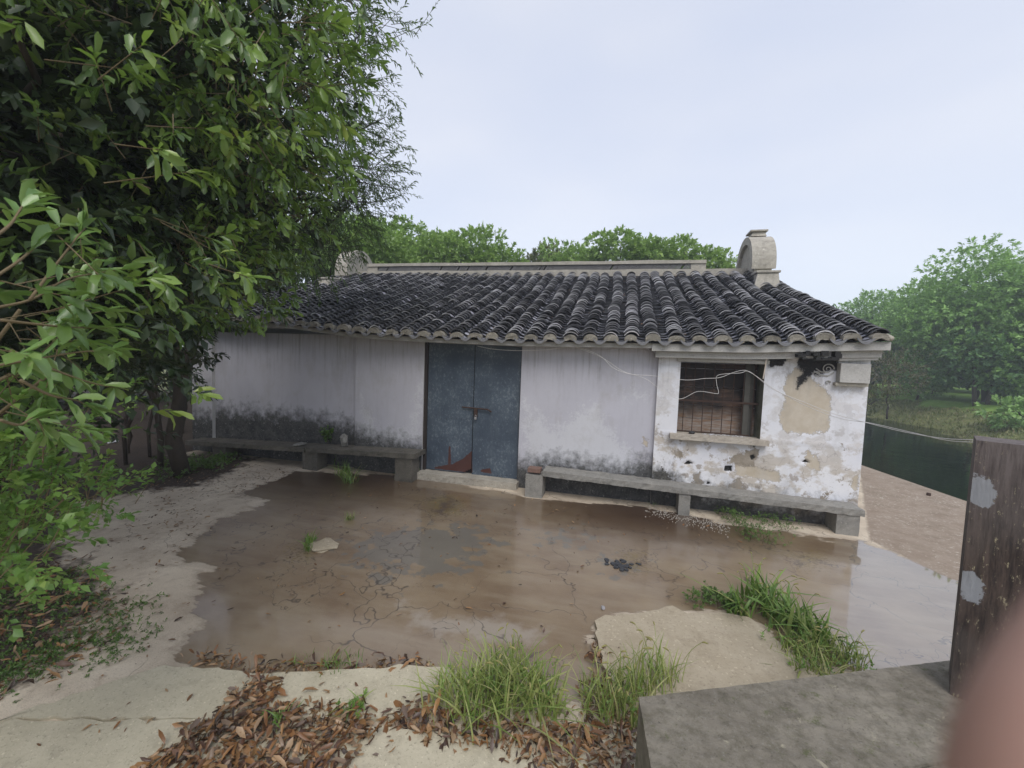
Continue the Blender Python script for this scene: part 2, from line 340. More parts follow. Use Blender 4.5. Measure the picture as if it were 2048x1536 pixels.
def ground_mat():
    n = NT('ground_mud_and_concrete')
    nb = n.noise(1.3, 5, .6); nm = n.noise(4.5, 6, .65); nf = n.noise(28, 5, .7); ng = n.noise(110, 3, .7); streak = n.noise(2.2, 5, .6, sc=(.6, 2.4, 1)); fing = n.noise(2.6, 5, .62, sc=(.55, 2.6, 1))
    wetv = n.math('ADD', n.attr('wet'), n.math('MULTIPLY', n.math('SUBTRACT', n.math('ADD', n.math('MULTIPLY', nm, .25), n.math('MULTIPLY', fing, .75)), .5), .6))
    wetm = n.step(wetv, -.012, .012)
    # dry broken concrete
    dry = n.mix(n.step(nb, .35, .65), (.50,.415,.315), (.66,.57,.445))
    dry = n.mix(n.step(nm, .5, .72, 0, .6), dry, (.27,.195,.135)); dry = n.mix(n.step(ng, .55, .7, 0, .5), dry, (.16,.13,.10))
    dry = n.mix(n.step(wetv, -.10, -.01, 0, .35), dry, (.20,.155,.115))
    # muddy wet
    mud = n.mix(n.step(nb, .35, .65), (.165,.11,.062), (.25,.185,.112)); mud = n.mix(n.step(streak, .45, .7, 0, .6), mud, (.285,.23,.155))
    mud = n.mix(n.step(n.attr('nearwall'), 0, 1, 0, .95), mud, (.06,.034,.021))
    mud = n.mix(n.step(n.math('ADD', n.attr('grey'), n.math('MULTIPLY', n.math('SUBTRACT', n.math('ADD', n.math('MULTIPLY', n.noise(5.5, 3, .5), .8), n.math('MULTIPLY', nf, .2)), .54), 2.6)), -.01, .04, 0, .7), mud, (.135,.13,.112))
    mud = n.mix(n.step(n.math('ADD', n.attr('pale'), n.math('MULTIPLY', n.math('SUBTRACT', nm, .5), .5)), -.03, .08, 0, .6), mud, (.36,.32,.27))
    mud = n.mix(n.step(n.math('ADD', n.attr('algae'), n.math('MULTIPLY', n.math('SUBTRACT', nf, .52), 1.6)), -.02, .06, 0, .8), mud, n.mix(n.step(nm, .45, .6), (.17,.12,.03), (.06,.035,.02)))
    grit = n.noise(210, 2, .6); mud = n.mix(n.step(grit, .62, .7, 0, .5), mud, (.08,.06,.045)); mud = n.mix(n.step(n.noise(150, 2, .5, vec=n.mapping(n.co, (1,1,1), (7,2,5))), .66, .72, 0, .5), mud, (.34,.29,.23))
    mud = n.mix(n.step(nf, .62, .75, 0, .45), mud, (.07,.05,.035))
    vor = n.voro(1.25, 'DISTANCE_TO_EDGE', n.warp(.35, 5)); crack = n.math('MULTIPLY', n.step(vor, .0015, .010, 1, 0), n.step(n.noise(.8, 2, vec=n.mapping(n.co, (1,1,1), (4,2,0))), .44, .5))
    vor2 = n.voro(3.4, 'DISTANCE_TO_EDGE', n.warp(.3, 6)); crack2 = n.math('MULTIPLY', n.step(vor2, .003, .014, 1, 0), n.step(n.noise(.9, 2), .56, .6))
    crack = n.math('MAXIMUM', crack, crack2)
    mud = n.mix(n.math('MULTIPLY', crack, .7), mud, (.035,.025,.02)); dry = n.mix(n.math('MULTIPLY', crack, .6), dry, (.08,.06,.045))
    col = n.mix(wetm, dry, mud)
    # terrace by the river: silted concrete
    tv = n.math('ADD', n.attr('terrace'), n.math('MULTIPLY', n.math('SUBTRACT', nm, .5), .1))
    tcol = n.mix(n.step(nm, .35, .7), (.25,.19,.14), (.34,.275,.215)); tcol = n.mix(n.step(n.noise(1.9, 6, .7, vec=n.mapping(n.co, (1,1,1), (8,1,1))), .5, .66, 0, .6), tcol, (.19,.145,.10)); tcol = n.mix(n.step(n.math('ADD', nf, n.math('MULTIPLY', nb, .25)), .70, .78, 0, .7), tcol, (.58,.53,.45)); tcol = n.mix(n.step(nf, .30, .40, .5, 0), tcol, (.13,.095,.07)); tcol = n.mix(n.step(ng, .6, .72, 0, .4), tcol, (.14,.10,.075))
    tm = n.step(tv, -.01, .03); col = n.mix(tm, col, tcol)
    # leaf-mould soil under the trees
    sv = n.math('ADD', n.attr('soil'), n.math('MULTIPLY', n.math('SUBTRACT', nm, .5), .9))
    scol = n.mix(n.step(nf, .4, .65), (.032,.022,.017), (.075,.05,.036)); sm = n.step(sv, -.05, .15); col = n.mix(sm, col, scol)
    # far land: grass
    gcol = n.mix(n.step(n.noise(.5, 6, .7), .4, .62), (.12,.15,.045), (.22,.22,.09)); gcol = n.mix(n.step(nm, .45, .7, 0, .5), gcol, (.10,.075,.04))
    lawn = n.mix(n.step(nm, .4, .7), (.15,.27,.04), (.20,.33,.055)); gcol = n.mix(n.step(n.attr('lawn'), 0, 1), gcol, lawn)
    fm = n.step(n.attr('far'), 0, 1); col = n.mix(fm, col, gcol)
    wl = n.math('MULTIPLY', wetm, n.math('SUBTRACT', 1, n.math('MAXIMUM', tm, n.math('MAXIMUM', sm, fm))))
    rough = n.step(wl, 0, 1, .88, .32)
    bmp = n.math('ADD', n.math('MULTIPLY', n.math('ADD', nf, ng), n.math('SUBTRACT', 1.02, wl)), n.math('MULTIPLY', crack, -.1))
    n.pbsdf(col, rough, n.bump(bmp, .5, .012), Coat_Weight=wl, Coat_Roughness=n.math('ADD', n.math('MULTIPLY', n.math('SUBTRACT', 1, n.attr('deep')), .09), .02), Coat_IOR=n.step(n.attr('deep'), 0, 1, 1.38, 2.3)); return n.done()  # 'deep' mask strengthens the coat where the puddle mirrors sky
def sm(a, lo, hi): t = np.clip((a-lo)/(hi-lo), 0, 1); return t*t*(3-2*t)
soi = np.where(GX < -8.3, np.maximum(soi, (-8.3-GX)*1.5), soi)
algae = np.full(len(G2), -1.)
for px in ([(845,1000),(900,985),(935,1000),(925,1030),(860,1035)], [(580,1095),(600,1080),(610,1110),(590,1120)], [(1235,1100),(1290,1105),(1300,1140),(1260,1150)], [(1560,1110),(1640,1100),(1660,1130),(1600,1140)]):
    algae = np.maximum(algae, sdist(G2, gp(px)))
attrs = dict(algae=algae, deep=sm(sdist(G2, sky_mirror), -.35, .05), wet=np.clip(wet, -2, 2), soil=np.clip(soi, -2, 2), terrace=np.clip(ter, -2, 2), grey=grey, pale=pale,
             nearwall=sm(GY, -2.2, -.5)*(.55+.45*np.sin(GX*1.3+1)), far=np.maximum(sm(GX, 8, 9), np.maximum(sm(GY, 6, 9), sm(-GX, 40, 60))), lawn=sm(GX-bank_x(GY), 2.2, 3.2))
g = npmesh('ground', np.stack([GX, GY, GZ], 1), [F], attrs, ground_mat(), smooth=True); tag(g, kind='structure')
# quay wall
mb = MB(); a = Q0-QD*60; b = Q0+QD*14; nrm = np.array([-QD[1], QD[0]]); nrm = nrm if nrm[0] > 0 else -nrm
p = [a-nrm*.25, b-nrm*.25, b+nrm*.09, a+nrm*.09]; mb.prism([tuple(q) for q in p], -2.3, .006)
q = mb.build('quay_wall', concrete('quay_concrete', (.25,.19,.14), (.34,.275,.215), stain=.3), bevel=.012); tag(q, 'low concrete quay edge beside the dark river', 'quay wall')
# river
n = NT('river_water'); rp = n.math('ADD', n.noise(.9, 3, .5), n.math('MULTIPLY', n.noise(7, 3, .5), .25)); n.pbsdf((.004,.010,.005), .05, n.bump(rp, .22, .06), IOR=1.33); rw = n.done()
mb = MB(); mb.add([(2,-80,WZ),(300,-80,WZ),(300,300,WZ),(-200,300,WZ),(-200,60,WZ)], [(0,1,2,3,4)]); r_ = mb.build('river_water', rw); tag(r_, kind='structure')
# ================================================================== HOUSE
house = empty('old_house', (-2.6, 0, 0)); tag(house, 'low whitewashed house with a dark clay tile roof, blue steel doors and rounded gable tops', 'house')
XL, XR, XM, XP = -8.47, 3.20, .54, -4.66       # left corner, right corner, right bay edge, left recess edge
DX0, DX1 = -3.30, -1.565                        # door opening
ZT = 2.46
W0 = dict(x0=ony(1362,722,-.06)[0], x1=ony(1531,728,-.06)[0], z0=1.125, z1=2.19)
peels = [([(1585,740),(1600,735),(1660,790),(1664,800),(1655,860),(1625,868),(1605,868),(1572,862),(1562,845),(1560,828),(1568,808),(1570,780),(1568,760)], 1),
         ([(1460,918),(1480,905),(1512,896),(1515,905),(1508,930),(1490,935),(1458,925)], 2), ([(1350,903),(1368,905),(1362,915),(1348,915)], 2),
         ([(1460,970),(1478,955),(1490,975),(1482,985),(1456,978)], 2), ([(1613,900),(1635,912),(1642,930),(1638,940),(1620,938),(1610,925)], 1), ([(1680,888),(1690,890),(1688,898),(1680,895)], 2),
         ([(1322,935),(1345,960),(1352,975),(1330,985),(1305,985),(1303,950)], 3), ([(1385,950),(1400,945),(1405,965),(1390,975)], 2), ([(1520,945),(1545,950),(1540,965),(1520,960)], 1),
         ([(1470,925),(1560,945),(1560,965),(1470,950)], 1), ([(1287,874),(1296,880),(1294,892),(1286,890)], 1), ([(1640,1000),(1655,985),(1662,975),(1655,998)], 2), ([(1707,958),(1716,948),(1714,985),(1702,975)], 1)]
holes = [[(1450,932),(1464,932),(1464,943),(1449,942)], [(1368,928),(1376,921),(1388,927),(1376,930)], [(1500,912),(1508,908),(1512,915),(1503,921)], [(1413,963),(1421,965),(1421,969),(1413,969)], [(1602,924),(1612,919),(1622,926),(1612,926)], [(1505,893),(1510,891),(1510,895)]]
sootp = [[(1596,716),(1675,716),(1676,742),(1655,742),(1640,752),(1624,746),(1607,766),(1594,778),(1597,757),(1608,742),(1596,736)], [(1535,715),(1575,715),(1575,722),(1560,732),(1538,735)], [(1600,705),(1640,705),(1655,720),(1600,722)]]
effp = [[(845,740),(850,690),(848,880),(760,930),(715,900),(718,760),(730,800),(760,850),(820,850),(825,780)], [(1042,780),(1055,800),(1110,850),(1150,815),(1200,800),(1225,850),(1300,930),(1300,985),(1040,950)], [(1235,785),(1300,775),(1300,800),(1240,805)]]
def wall_panel(name, x0, x1, z0, z1, y, tone, mold, parent, hole=None, step=.02, nx_=0):
    xs = np.linspace(x0, x1, max(2, int((x1-x0)/step)+1)); zs = np.linspace(z0, z1, max(2, int((z1-z0)/step)+1))
    if hole:
        for k in ('x0', 'x1'): xs[np.argmin(abs(xs-hole[k]))] = hole[k]
        for k in ('z0', 'z1'): zs[np.argmin(abs(zs-hole[k]))] = hole[k]
    X, Z = np.meshgrid(xs, zs); sh = X.shape; X = X.ravel(); Z = Z.ravel(); P = np.stack([X, Z], 1)
    def uni(lst):
        o = np.full(len(P), -1.)
        for px in lst: o = np.maximum(o, sdist(P, wp(px, y)))
        return np.clip(o, -1, 1)
    pa = uni([p for p, k in peels if k == 1]); pb = uni([p for p, k in peels if k == 2]); pc = uni([p for p, k in peels if k == 3]); ho = uni(holes); so_ = uni(sootp); ef = uni(effp)
    Y = np.full(len(P), y)+.006*np.sin(X*1.9)*np.sin(Z*1.4+X)+.004*sm(np.maximum(np.maximum(pa, pb), pc), -.005, .01)+.035*sm(ho, -.005, .01)
    if hole: Y = np.where((abs(X-hole['x0']) < .03)|(abs(X-hole['x1']) < .03)|(abs(Z-hole['z0']) < .03)|(abs(Z-hole['z1']) < .03), y, Y)
    Y = np.where((X < x0+.03)|(X > x1-.03), y, Y)
    i = np.arange(len(P)).reshape(sh); F = np.stack([i[:-1,:-1], i[:-1,1:], i[1:,1:], i[1:,:-1]], -1).reshape(-1, 4)
    if hole:
        cx = X[F].mean(1); cz = Z[F].mean(1); F = F[~((cx > hole['x0'])&(cx < hole['x1'])&(cz > hole['z0'])&(cz < hole['z1']))]
    zm = np.interp(X, [m[0] for m in mold], [m[1] for m in mold])
    return npmesh(name, np.stack([X, Y, Z], 1), [F], dict(mold=zm-Z, peela=pa, peelb=pb, peelc=pc, hole=ho, soot=so_, eff=ef, tone=np.full(len(P), tone)), WALL, parent, smooth=True)
def wall_mat():
    n = NT('stained_plaster'); nb = n.noise(1.6, 5, .6); nm = n.noise(7, 6, .7); nf = n.noise(34, 5, .75); vs = n.noise(6, 5, .6, sc=(2.2, 1, .35)); pt = n.noise(3.1, 5, .62, vec=n.mapping(n.co, (1,1,1.3), (5,0,2)))
    tone = n.attr('tone')
    paint = n.mix(n.step(nb, .35, .7), (.47,.465,.515), (.52,.515,.565)); paint = n.mix(n.step(vs, .5, .8, 0, .25), paint, (.31,.30,.31))
    old = n.mix(n.step(nb, .38, .62), (.68,.685,.73), (.77,.765,.775)); old = n.mix(n.step(pt, .50, .58, 0, .75), old, (.45,.385,.30)); old = n.mix(n.step(n.noise(5.2, 6, .68, vec=n.mapping(n.co, (1,1,1), (9,3,4))), .57, .60, 0, .75), old, (.30,.25,.20))
    old = n.mix(n.step(nf, .60, .68, 0, .5), old, (.33,.29,.24)); vor = n.voro(5, 'DISTANCE_TO_EDGE', n.warp(.35, 5)); old = n.mix(n.math('MULTIPLY', n.step(vor, .005, .015, 1, 0), n.step(pt, .46, .55, 0, .7)), old, (.18,.14,.11))
    upper = n.mix(.85, old, (.70,.71,.76)); old = n.mix(n.math('MULTIPLY', n.step(n.attr('mold'), -1.15, -.5, 1, 0), .75), old, upper)
    col = n.mix(tone, paint, old)
    e = n.math('ADD', n.attr('eff'), n.math('MULTIPLY', n.math('SUBTRACT', n.math('MULTIPLY', n.math('ADD', nm, nf), .5), .53), 1.6)); col = n.mix(n.step(e, -.02, .12, 0, .55), col, (.64,.65,.67))
    rag = n.math('ADD', n.math('MULTIPLY', n.math('SUBTRACT', nf, .5), .6), n.math('SUBTRACT', n.noise(13, 5, .75), .5))
    w = lambda a, s_, lo=-.003, hi=.006: n.step(n.math('ADD', n.attr(a), n.math('MULTIPLY', rag, s_*4)), lo, hi)
    col = n.mix(n.math('MULTIPLY', w('peela', .05, -.008, .012), .92), col, n.mix(n.step(nm, .4, .7), (.47,.40,.30), (.55,.49,.40)))
    col = n.mix(w('peelb', .06), col, n.mix(n.step(nm, .4, .7), (.26,.22,.17), (.38,.34,.29)))
    col = n.mix(w('peelc', .08), col, n.mix(n.step(nf, .4, .65), (.035,.03,.024), (.12,.11,.085)))
    for a in ('peela', 'peelb'):
        pv = n.math('ABSOLUTE', n.math('ADD', n.attr(a), n.math('MULTIPLY', rag, .2))); col = n.mix(n.step(pv, .002, .009, .6, 0), col, (.16,.13,.10))
    sep = n.n('ShaderNodeSeparateXYZ'); n.set(sep.inputs[0], n.co); drip = n.math('MULTIPLY', n.step(n.noise(4, 5, .7, sc=(4.5, 1, .22)), .5, .68), n.step(n.math('ADD', sep.outputs[2], n.math('MULTIPLY', nm, .9)), 2.1, 2.75))
    col = n.mix(n.math('MULTIPLY', drip, .55), col, (.17,.155,.14)); stain = n.noise(2.3, 6, .7, vec=n.mapping(n.co, (1,1,.7), (3,3,9))); col = n.mix(n.step(stain, .52, .7, 0, .35), col, (.33,.31,.28))
    # damp mould rising from the base
    m = n.math('ADD', n.attr('mold'), n.math('MULTIPLY', n.math('SUBTRACT', n.math('ADD', n.math('MULTIPLY', vs, .12), n.math('MULTIPLY', nm, .88)), .5), 1.1))
    col = n.mix(n.step(m, -.2, .14, 0, .96), col, n.mix(n.step(n.math('MULTIPLY', n.math('ADD', nf, nm), .5), .42, .62), (.018,.019,.019), (.10,.10,.095)))
    fl = n.math('MULTIPLY', n.step(m, -.02, .1), n.step(n.noise(17, 6, .8), .60, .64)); col = n.mix(n.math('MULTIPLY', fl, .6), col, (.42,.41,.38))
    col = n.mix(w('soot', .035, -.02, .012), col, n.mix(n.step(nf, .5, .75), (.012,.012,.014), (.06,.055,.05)))
    col = n.mix(w('hole', .01), col, (.012,.011,.010))
    n.pbsdf(col, .88, n.bump(n.math('ADD', nf, n.math('MULTIPLY', nm, 1.5)), .25, .004)); return n.done()
WALL = wall_mat()
wall_panel('wall', XP, DX0, 0, ZT, 0, 0, [(XP,.72),(DX0,.55)], house)
wall_panel('wall', DX1, XM, 0, ZT, 0, 0, [(DX1,.42),(-.9,.55),(XM-.5,.5),(XM,.72)], house)
wall_panel('wall', XM, XR, 0, ZT, -.06, 1, [(XM,.52),(XM+.3,.42),(1.3,.28),(XR,.18)], house, hole=W0)
wall_panel('wall', -7.95, XP, 0, ZT, .05, 0, [(-7.95,.86),(-6.3,.9),(XP,.82)], house)
wall_panel('wall', XL, -7.95, 0, ZT, -.02, .25, [(XL,.72),(-7.95,.75)], house)
mb = MB()   # returns of the projecting bays, side and rear walls
for x, ya, yb in ((XM, -.06, .05), (XP, 0, .09), (-7.95, -.02, .09)): mb.add([(x,ya,0),(x,yb,0),(x,yb,ZT),(x,ya,ZT)], [(0,1,2,3)])
mb.add([(DX0,0,.13),(DX0,.18,.13),(DX0,.18,ZT),(DX0,0,ZT)], [(0,1,2,3)]); mb.add([(DX1,0,.13),(DX1,.18,.13),(DX1,.18,ZT),(DX1,0,ZT)], [(3,2,1,0)])
RY, RZ = 4.94, 4.35
SIDE = simple('side_plaster', (.55,.54,.54), .9)
mb.build('wall_return', SIDE, house)
for x, ya in ((XL, -.02), (XR, -.06)): mb = MB(); mb.add([(x,ya,0),(x,10,0),(x,10,2.5),(x,RY,RZ+.05),(x,ya,2.4)], [(0,1,2,3,4)]); mb.build('side_wall', SIDE, house)
mb = MB()
mb.add([(XL,10,0),(XR,10,0),(XR,10,2.5),(XL,10,2.5)], [(0,1,2,3)])
mb.build('rear_wall', SIDE, house)
# ---- roof surface
ex = [(560,651),(712,672),(850,680),(1040,688),(1320,692),(1500,695),(1775,689)]
EPT = [ony(u, v, -.33) for u, v in ex]; EX = np.array([p[0] for p in EPT]); EZ = np.array([p[2] for p in EPT])+.055
EX = np.insert(EX, 0, -9.2); EZ = np.insert(EZ, 0, EZ[0]-.01)
RX_ = np.array([-6.55, -3.42, -.66, 1.21, 3.3]); RZ_ = np.array([4.50, 4.455, 4.43, 4.415, 4.39])-.02
YE, YR = -.33, 4.80
def roofz(x, t): return np.interp(x, EX, EZ)*(1-t)+np.interp(x, RX_, RZ_)*t-.05*np.sin(np.pi*t)
def roofp(x, t, h=0.):
    y = YE+(YR-YE)*t; return np.stack([x+0*t, y, roofz(x, t)+h], -1)
x_a = ony(1757, 686, YE)[0]; x_b = ony(1263, 690, YE)[0]; PIT = (x_a-x_b)/10
rows = [x_a-PIT*i for i in range(int((x_a+8.75)/PIT)+1)]
def tiles(convex, xs, step, chord, sag, length, thick, seed, h0):
    r = np.random.default_rng(seed); Vs = []; Fa = []; R_ = []; E_ = []; base = 0; seg = 6
    u = np.linspace(-1, 1, seg+1)
    prof = (1-u**2)**.8*sag if convex else -(1-u**2)*sag
    sl = math.hypot(YR-YE, 1.95); nt_ = int(sl/step)
    for xi in xs:
        wob = r.normal()*.014; ph = r.uniform(0, 6)
        drift = 0
        for k in range(nt_):
            s = (k+r.uniform(-.2, .2))*step; t0 = s/sl; t1 = min((s+length*.62)/sl, 1.0)
            if t0 < 0: t0 = 0
            drift = drift*.9+r.normal()*.0065
            jx = drift+wob*math.sin(k*.09+ph); sc = 1+r.normal()*.045; rot = r.normal()*.045; lift = abs(r.normal())*.005+(.014 if r.random() < .05 else 0)
            if r.random() < .022 and k > 3: continue
            xf = xi+jx+u*chord/2*sc-rot*.05; xb = xi+jx+u*chord/2*.92*sc+rot*.05
            a = roofp(xf, np.full(seg+1, t0), prof+h0+thick*.95+lift); b = roofp(xb, np.full(seg+1, t1), prof*.95+h0-thick*1.2)
            c = a.copy(); c[:,2] -= thick*.6; c[:,1] += .006
            Vs += [a, b, a, c]; i = np.arange(seg)
            Fa.append(np.stack([base+i, base+i+1, base+seg+1+i+1, base+seg+1+i], 1)); o = base+2*(seg+1)
            Fa.append(np.stack([o+seg+1+i, o+seg+1+i+1, o+i+1, o+i], 1))
            q = r.random(); R_.append(np.full(4*(seg+1), q)); E_.append(np.concatenate([np.zeros(2*(seg+1)), np.ones(2*(seg+1))])); base += 4*(seg+1)
    return np.concatenate(Vs), np.concatenate(Fa), np.concatenate(R_), np.concatenate(E_)
def tile_mat(name, light, lichen, edge=((.07,.07,.08), (.80,.79,.82)), base=None):
    n = NT(name); r = n.attr('rnd'); nb = n.noise(.9, 4, .6); nf = n.noise(45, 4, .7)
    c = n.ramp(r, base or [(0, (.006,.007,.010)), (.5, (.013,.014,.019)), (.8, (.032,.033,.042)), (.92, (.09,.085,.085)), (.955, light), (1, light)])
    c = n.mix(n.step(nb, .45, .7, 0, .5), c, lichen); c = n.mix(n.step(nf, .58, .72, 0, .3), c, (.08,.08,.08))
    patch = n.step(n.noise(1.6, 3, .6, vec=n.mapping(n.co, (1,1,1), (4,8,1))), .38, .62, .45, 1.25)
    c = n.mix(n.math('MULTIPLY', n.attr('edge'), .92), c, n.mix(n.math('MULTIPLY', n.math('POWER', r, 1.5), patch, None, True), *edge))
    n.pbsdf(c, .62, n.bump(nf, .3, .002)); return n.done()
T1 = tile_mat('cover_tile_clay', (.30,.29,.33), (.035,.033,.028)); T2 = tile_mat('pan_tile_clay', (.55,.55,.62), (.32,.32,.36), ((.02,.02,.025), (.05,.05,.055)), [(0, (.10,.10,.12)), (.5, (.22,.22,.25)), (1, (.50,.50,.56))])  # pan tiles: sky-lit tops and front-edge shadows put into the colours
V, F, R_, E_ = tiles(True, rows, .118, .212, .062, .26, .025, 3, .056)
ct = npmesh('cover_tiles', V, [F], {'rnd': R_, 'edge': E_}, T1, house, smooth=False)
V, F, R_, E_ = tiles(False, [x+PIT/2 for x in rows[1:]], .14, .25, .045, .3, .020, 4, .030)

npmesh('pan_tiles', V, [F], {'rnd': R_, 'edge': E_}, T2, house, smooth=False)
# deck under the tiles + rear slope
mb = MB()
dx = np.linspace(-8.85, x_a+.12, 50)
for i in range(49):
    for t0, t1 in ((0,.25),(.25,.5),(.5,.75),(.75,1)):
        q = [roofp(np.array([dx[i+a]]), np.array([b]), -.012)[0] for a, b in ((0,t0),(1,t0),(1,t1),(0,t1))]
        mb.add(q, [(0,1,2,3)], .2)
for i in range(len(rows)-1):
    for s in range(2):
        xa = rows[i]-PIT*s/2; z1 = 4.40+.05*(s == 0); mb.add([(xa,4.9,z1),(xa-PIT/2,4.9,z1),(xa-PIT/2,10.3,z1-1.95),(xa,10.3,z1-1.95)], [(0,1,2,3)], .4)
mb.build('roof_deck', T1, house)
# debris lodged in the valleys
r = np.random.default_rng(5); nn = 420; xi = r.choice(np.array(rows[1:]), nn)+PIT/2+r.normal(size=nn)*.03; tt = r.beta(1.2, 1.4, nn)
P = roofp(xi, tt, .035); D = unit(r.normal(size=(nn,3))*np.array([1,1,.25])); N = unit(np.array([0,0,1])+r.normal(size=(nn,3))*.3)
leafmesh('roof_debris', P, D, N, r.uniform(.02,.06,nn), r.uniform(.015,.03,nn), r.random(nn), simple('dry_leaf_bits', (.26,.17,.12), .9, .5, 30), house, False)
# mortar plugs under each cover row + drip lips of the pan rows
mb = MB(); mp_ = MB()
for i, x in enumerate(rows):
    z = roofz(np.array([x]), np.array([0.]))[0]; w_ = .104+random.uniform(-.014,.012); hh = .068+random.uniform(-.014,.012); dz = random.uniform(-.014,.008); jx = random.uniform(-.015,.015)
    th = np.linspace(0, math.pi, 11); top = [(x+jx+math.cos(a)*w_, z+dz+.035+math.sin(a)*hh) for a in th]
    n2 = 7; bot = [(x+jx-w_*(1-2*k/(n2-1))*.98, z+dz-.012+math.sin(math.pi*k/(n2-1))*.032+random.uniform(-.011,.009)) for k in range(n2)]
    poly = top+bot; mb.extr([(px_, YE-.024+random.uniform(-.012,.006), pz_) for px_, pz_ in poly], (0, .10, .012), random.random())
    if i:
        xc = x+PIT/2; zc = roofz(np.array([xc]), np.array([0.]))[0]; hw = PIT/2-.055; k = 9
        up = [(xc-hw+2*hw*j/(k-1), zc+.035-.045*(1-(2*j/(k-1)-1)**2)) for j in range(k)]
        dn = [(a, b-.018-.022*(1-((a-xc)/hw)**2)) for a, b in up[::-1]]
        mp_.extr([(a, YE-.035, b) for a, b in up+dn], (0, .05, .01), random.random())
mb.build('eave_mortar', concrete('eave_mortar', (.13,.12,.10), (.30,.275,.225), (.05,.045,.04), stain=.7, fine=40), house, bevel=.006); mp_.build('drip_tiles', simple('drip_tile', (.17,.17,.18), .7), house)
# verge mortar at right edge
vp = [roofp(np.array([x_a+.13]), np.array([t]), .02)[0] for t in np.linspace(0, 1, 12)]
mb = MB(); mb.tube(vp, .035, 8); mb.build('verge_mortar', CONC_PALE, house, smooth=True)
# ---- ridge
mb = MB(); xs = np.linspace(-8.4, 2.95, 40)
def ridge_strip(mb, xa, xb, y0, y1, zlo, zhi, n_=36):
    xs = np.linspace(xa, xb, n_)
    for i in range(n_-1):
        a, b = xs[i], xs[i+1]; za, zb = np.interp(a, RX_, RZ_), np.interp(b, RX_, RZ_)
        j = [.006*math.sin(a*3.1), .006*math.sin(b*3.1)]
        mb.hexa([(a,y0,za+zlo),(b,y0,zb+zlo),(b,y1,zb+zlo),(a,y1,za+zlo)], [(a,y0,za+zhi+j[0]),(b,y0,zb+zhi+j[1]),(b,y1,zb+zhi+j[1]),(a,y1,za+zhi+j[0])], .5)
ridge_strip(mb, -8.45, 3.0, 4.82, 5.06, -.08, .165)
mb.build('ridge_base', CONC_PALE, house)
RL, RRt = ony(735, 530, 4.83)[0], ony(1413, 520, 4.83)[0]
mb = MB(); ridge_strip(mb, RL, RRt, 4.80, 5.08, .30, .385); ridge_strip(mb, RL, RL+.35, 4.83, 5.05, .16, .305, 4); ridge_strip(mb, RRt-.35, RRt, 4.83, 5.05, .16, .305, 4); mb.build('ridge_coping', CONC_PALE, house, bevel=.0)
mb = MB(); xx = RL+.35
while xx < RRt-.36:
    z = np.interp(xx, RX_, RZ_)
    if random.random() > .05: mb.hexa([(xx,4.835,z+.168),(xx+.026,4.835,z+.168),(xx+.026,5.05,z+.168),(xx,5.05,z+.168)], [(xx+.09,4.835,z+.30),(xx+.116,4.835,z+.30),(xx+.116,5.05,z+.30),(xx+.09,5.05,z+.30)])
    xx += .042+random.uniform(-.005, .005)
mb.build('ridge_tiles', simple('ridge_tile', (.17,.165,.165), .8, .5, 12), house)
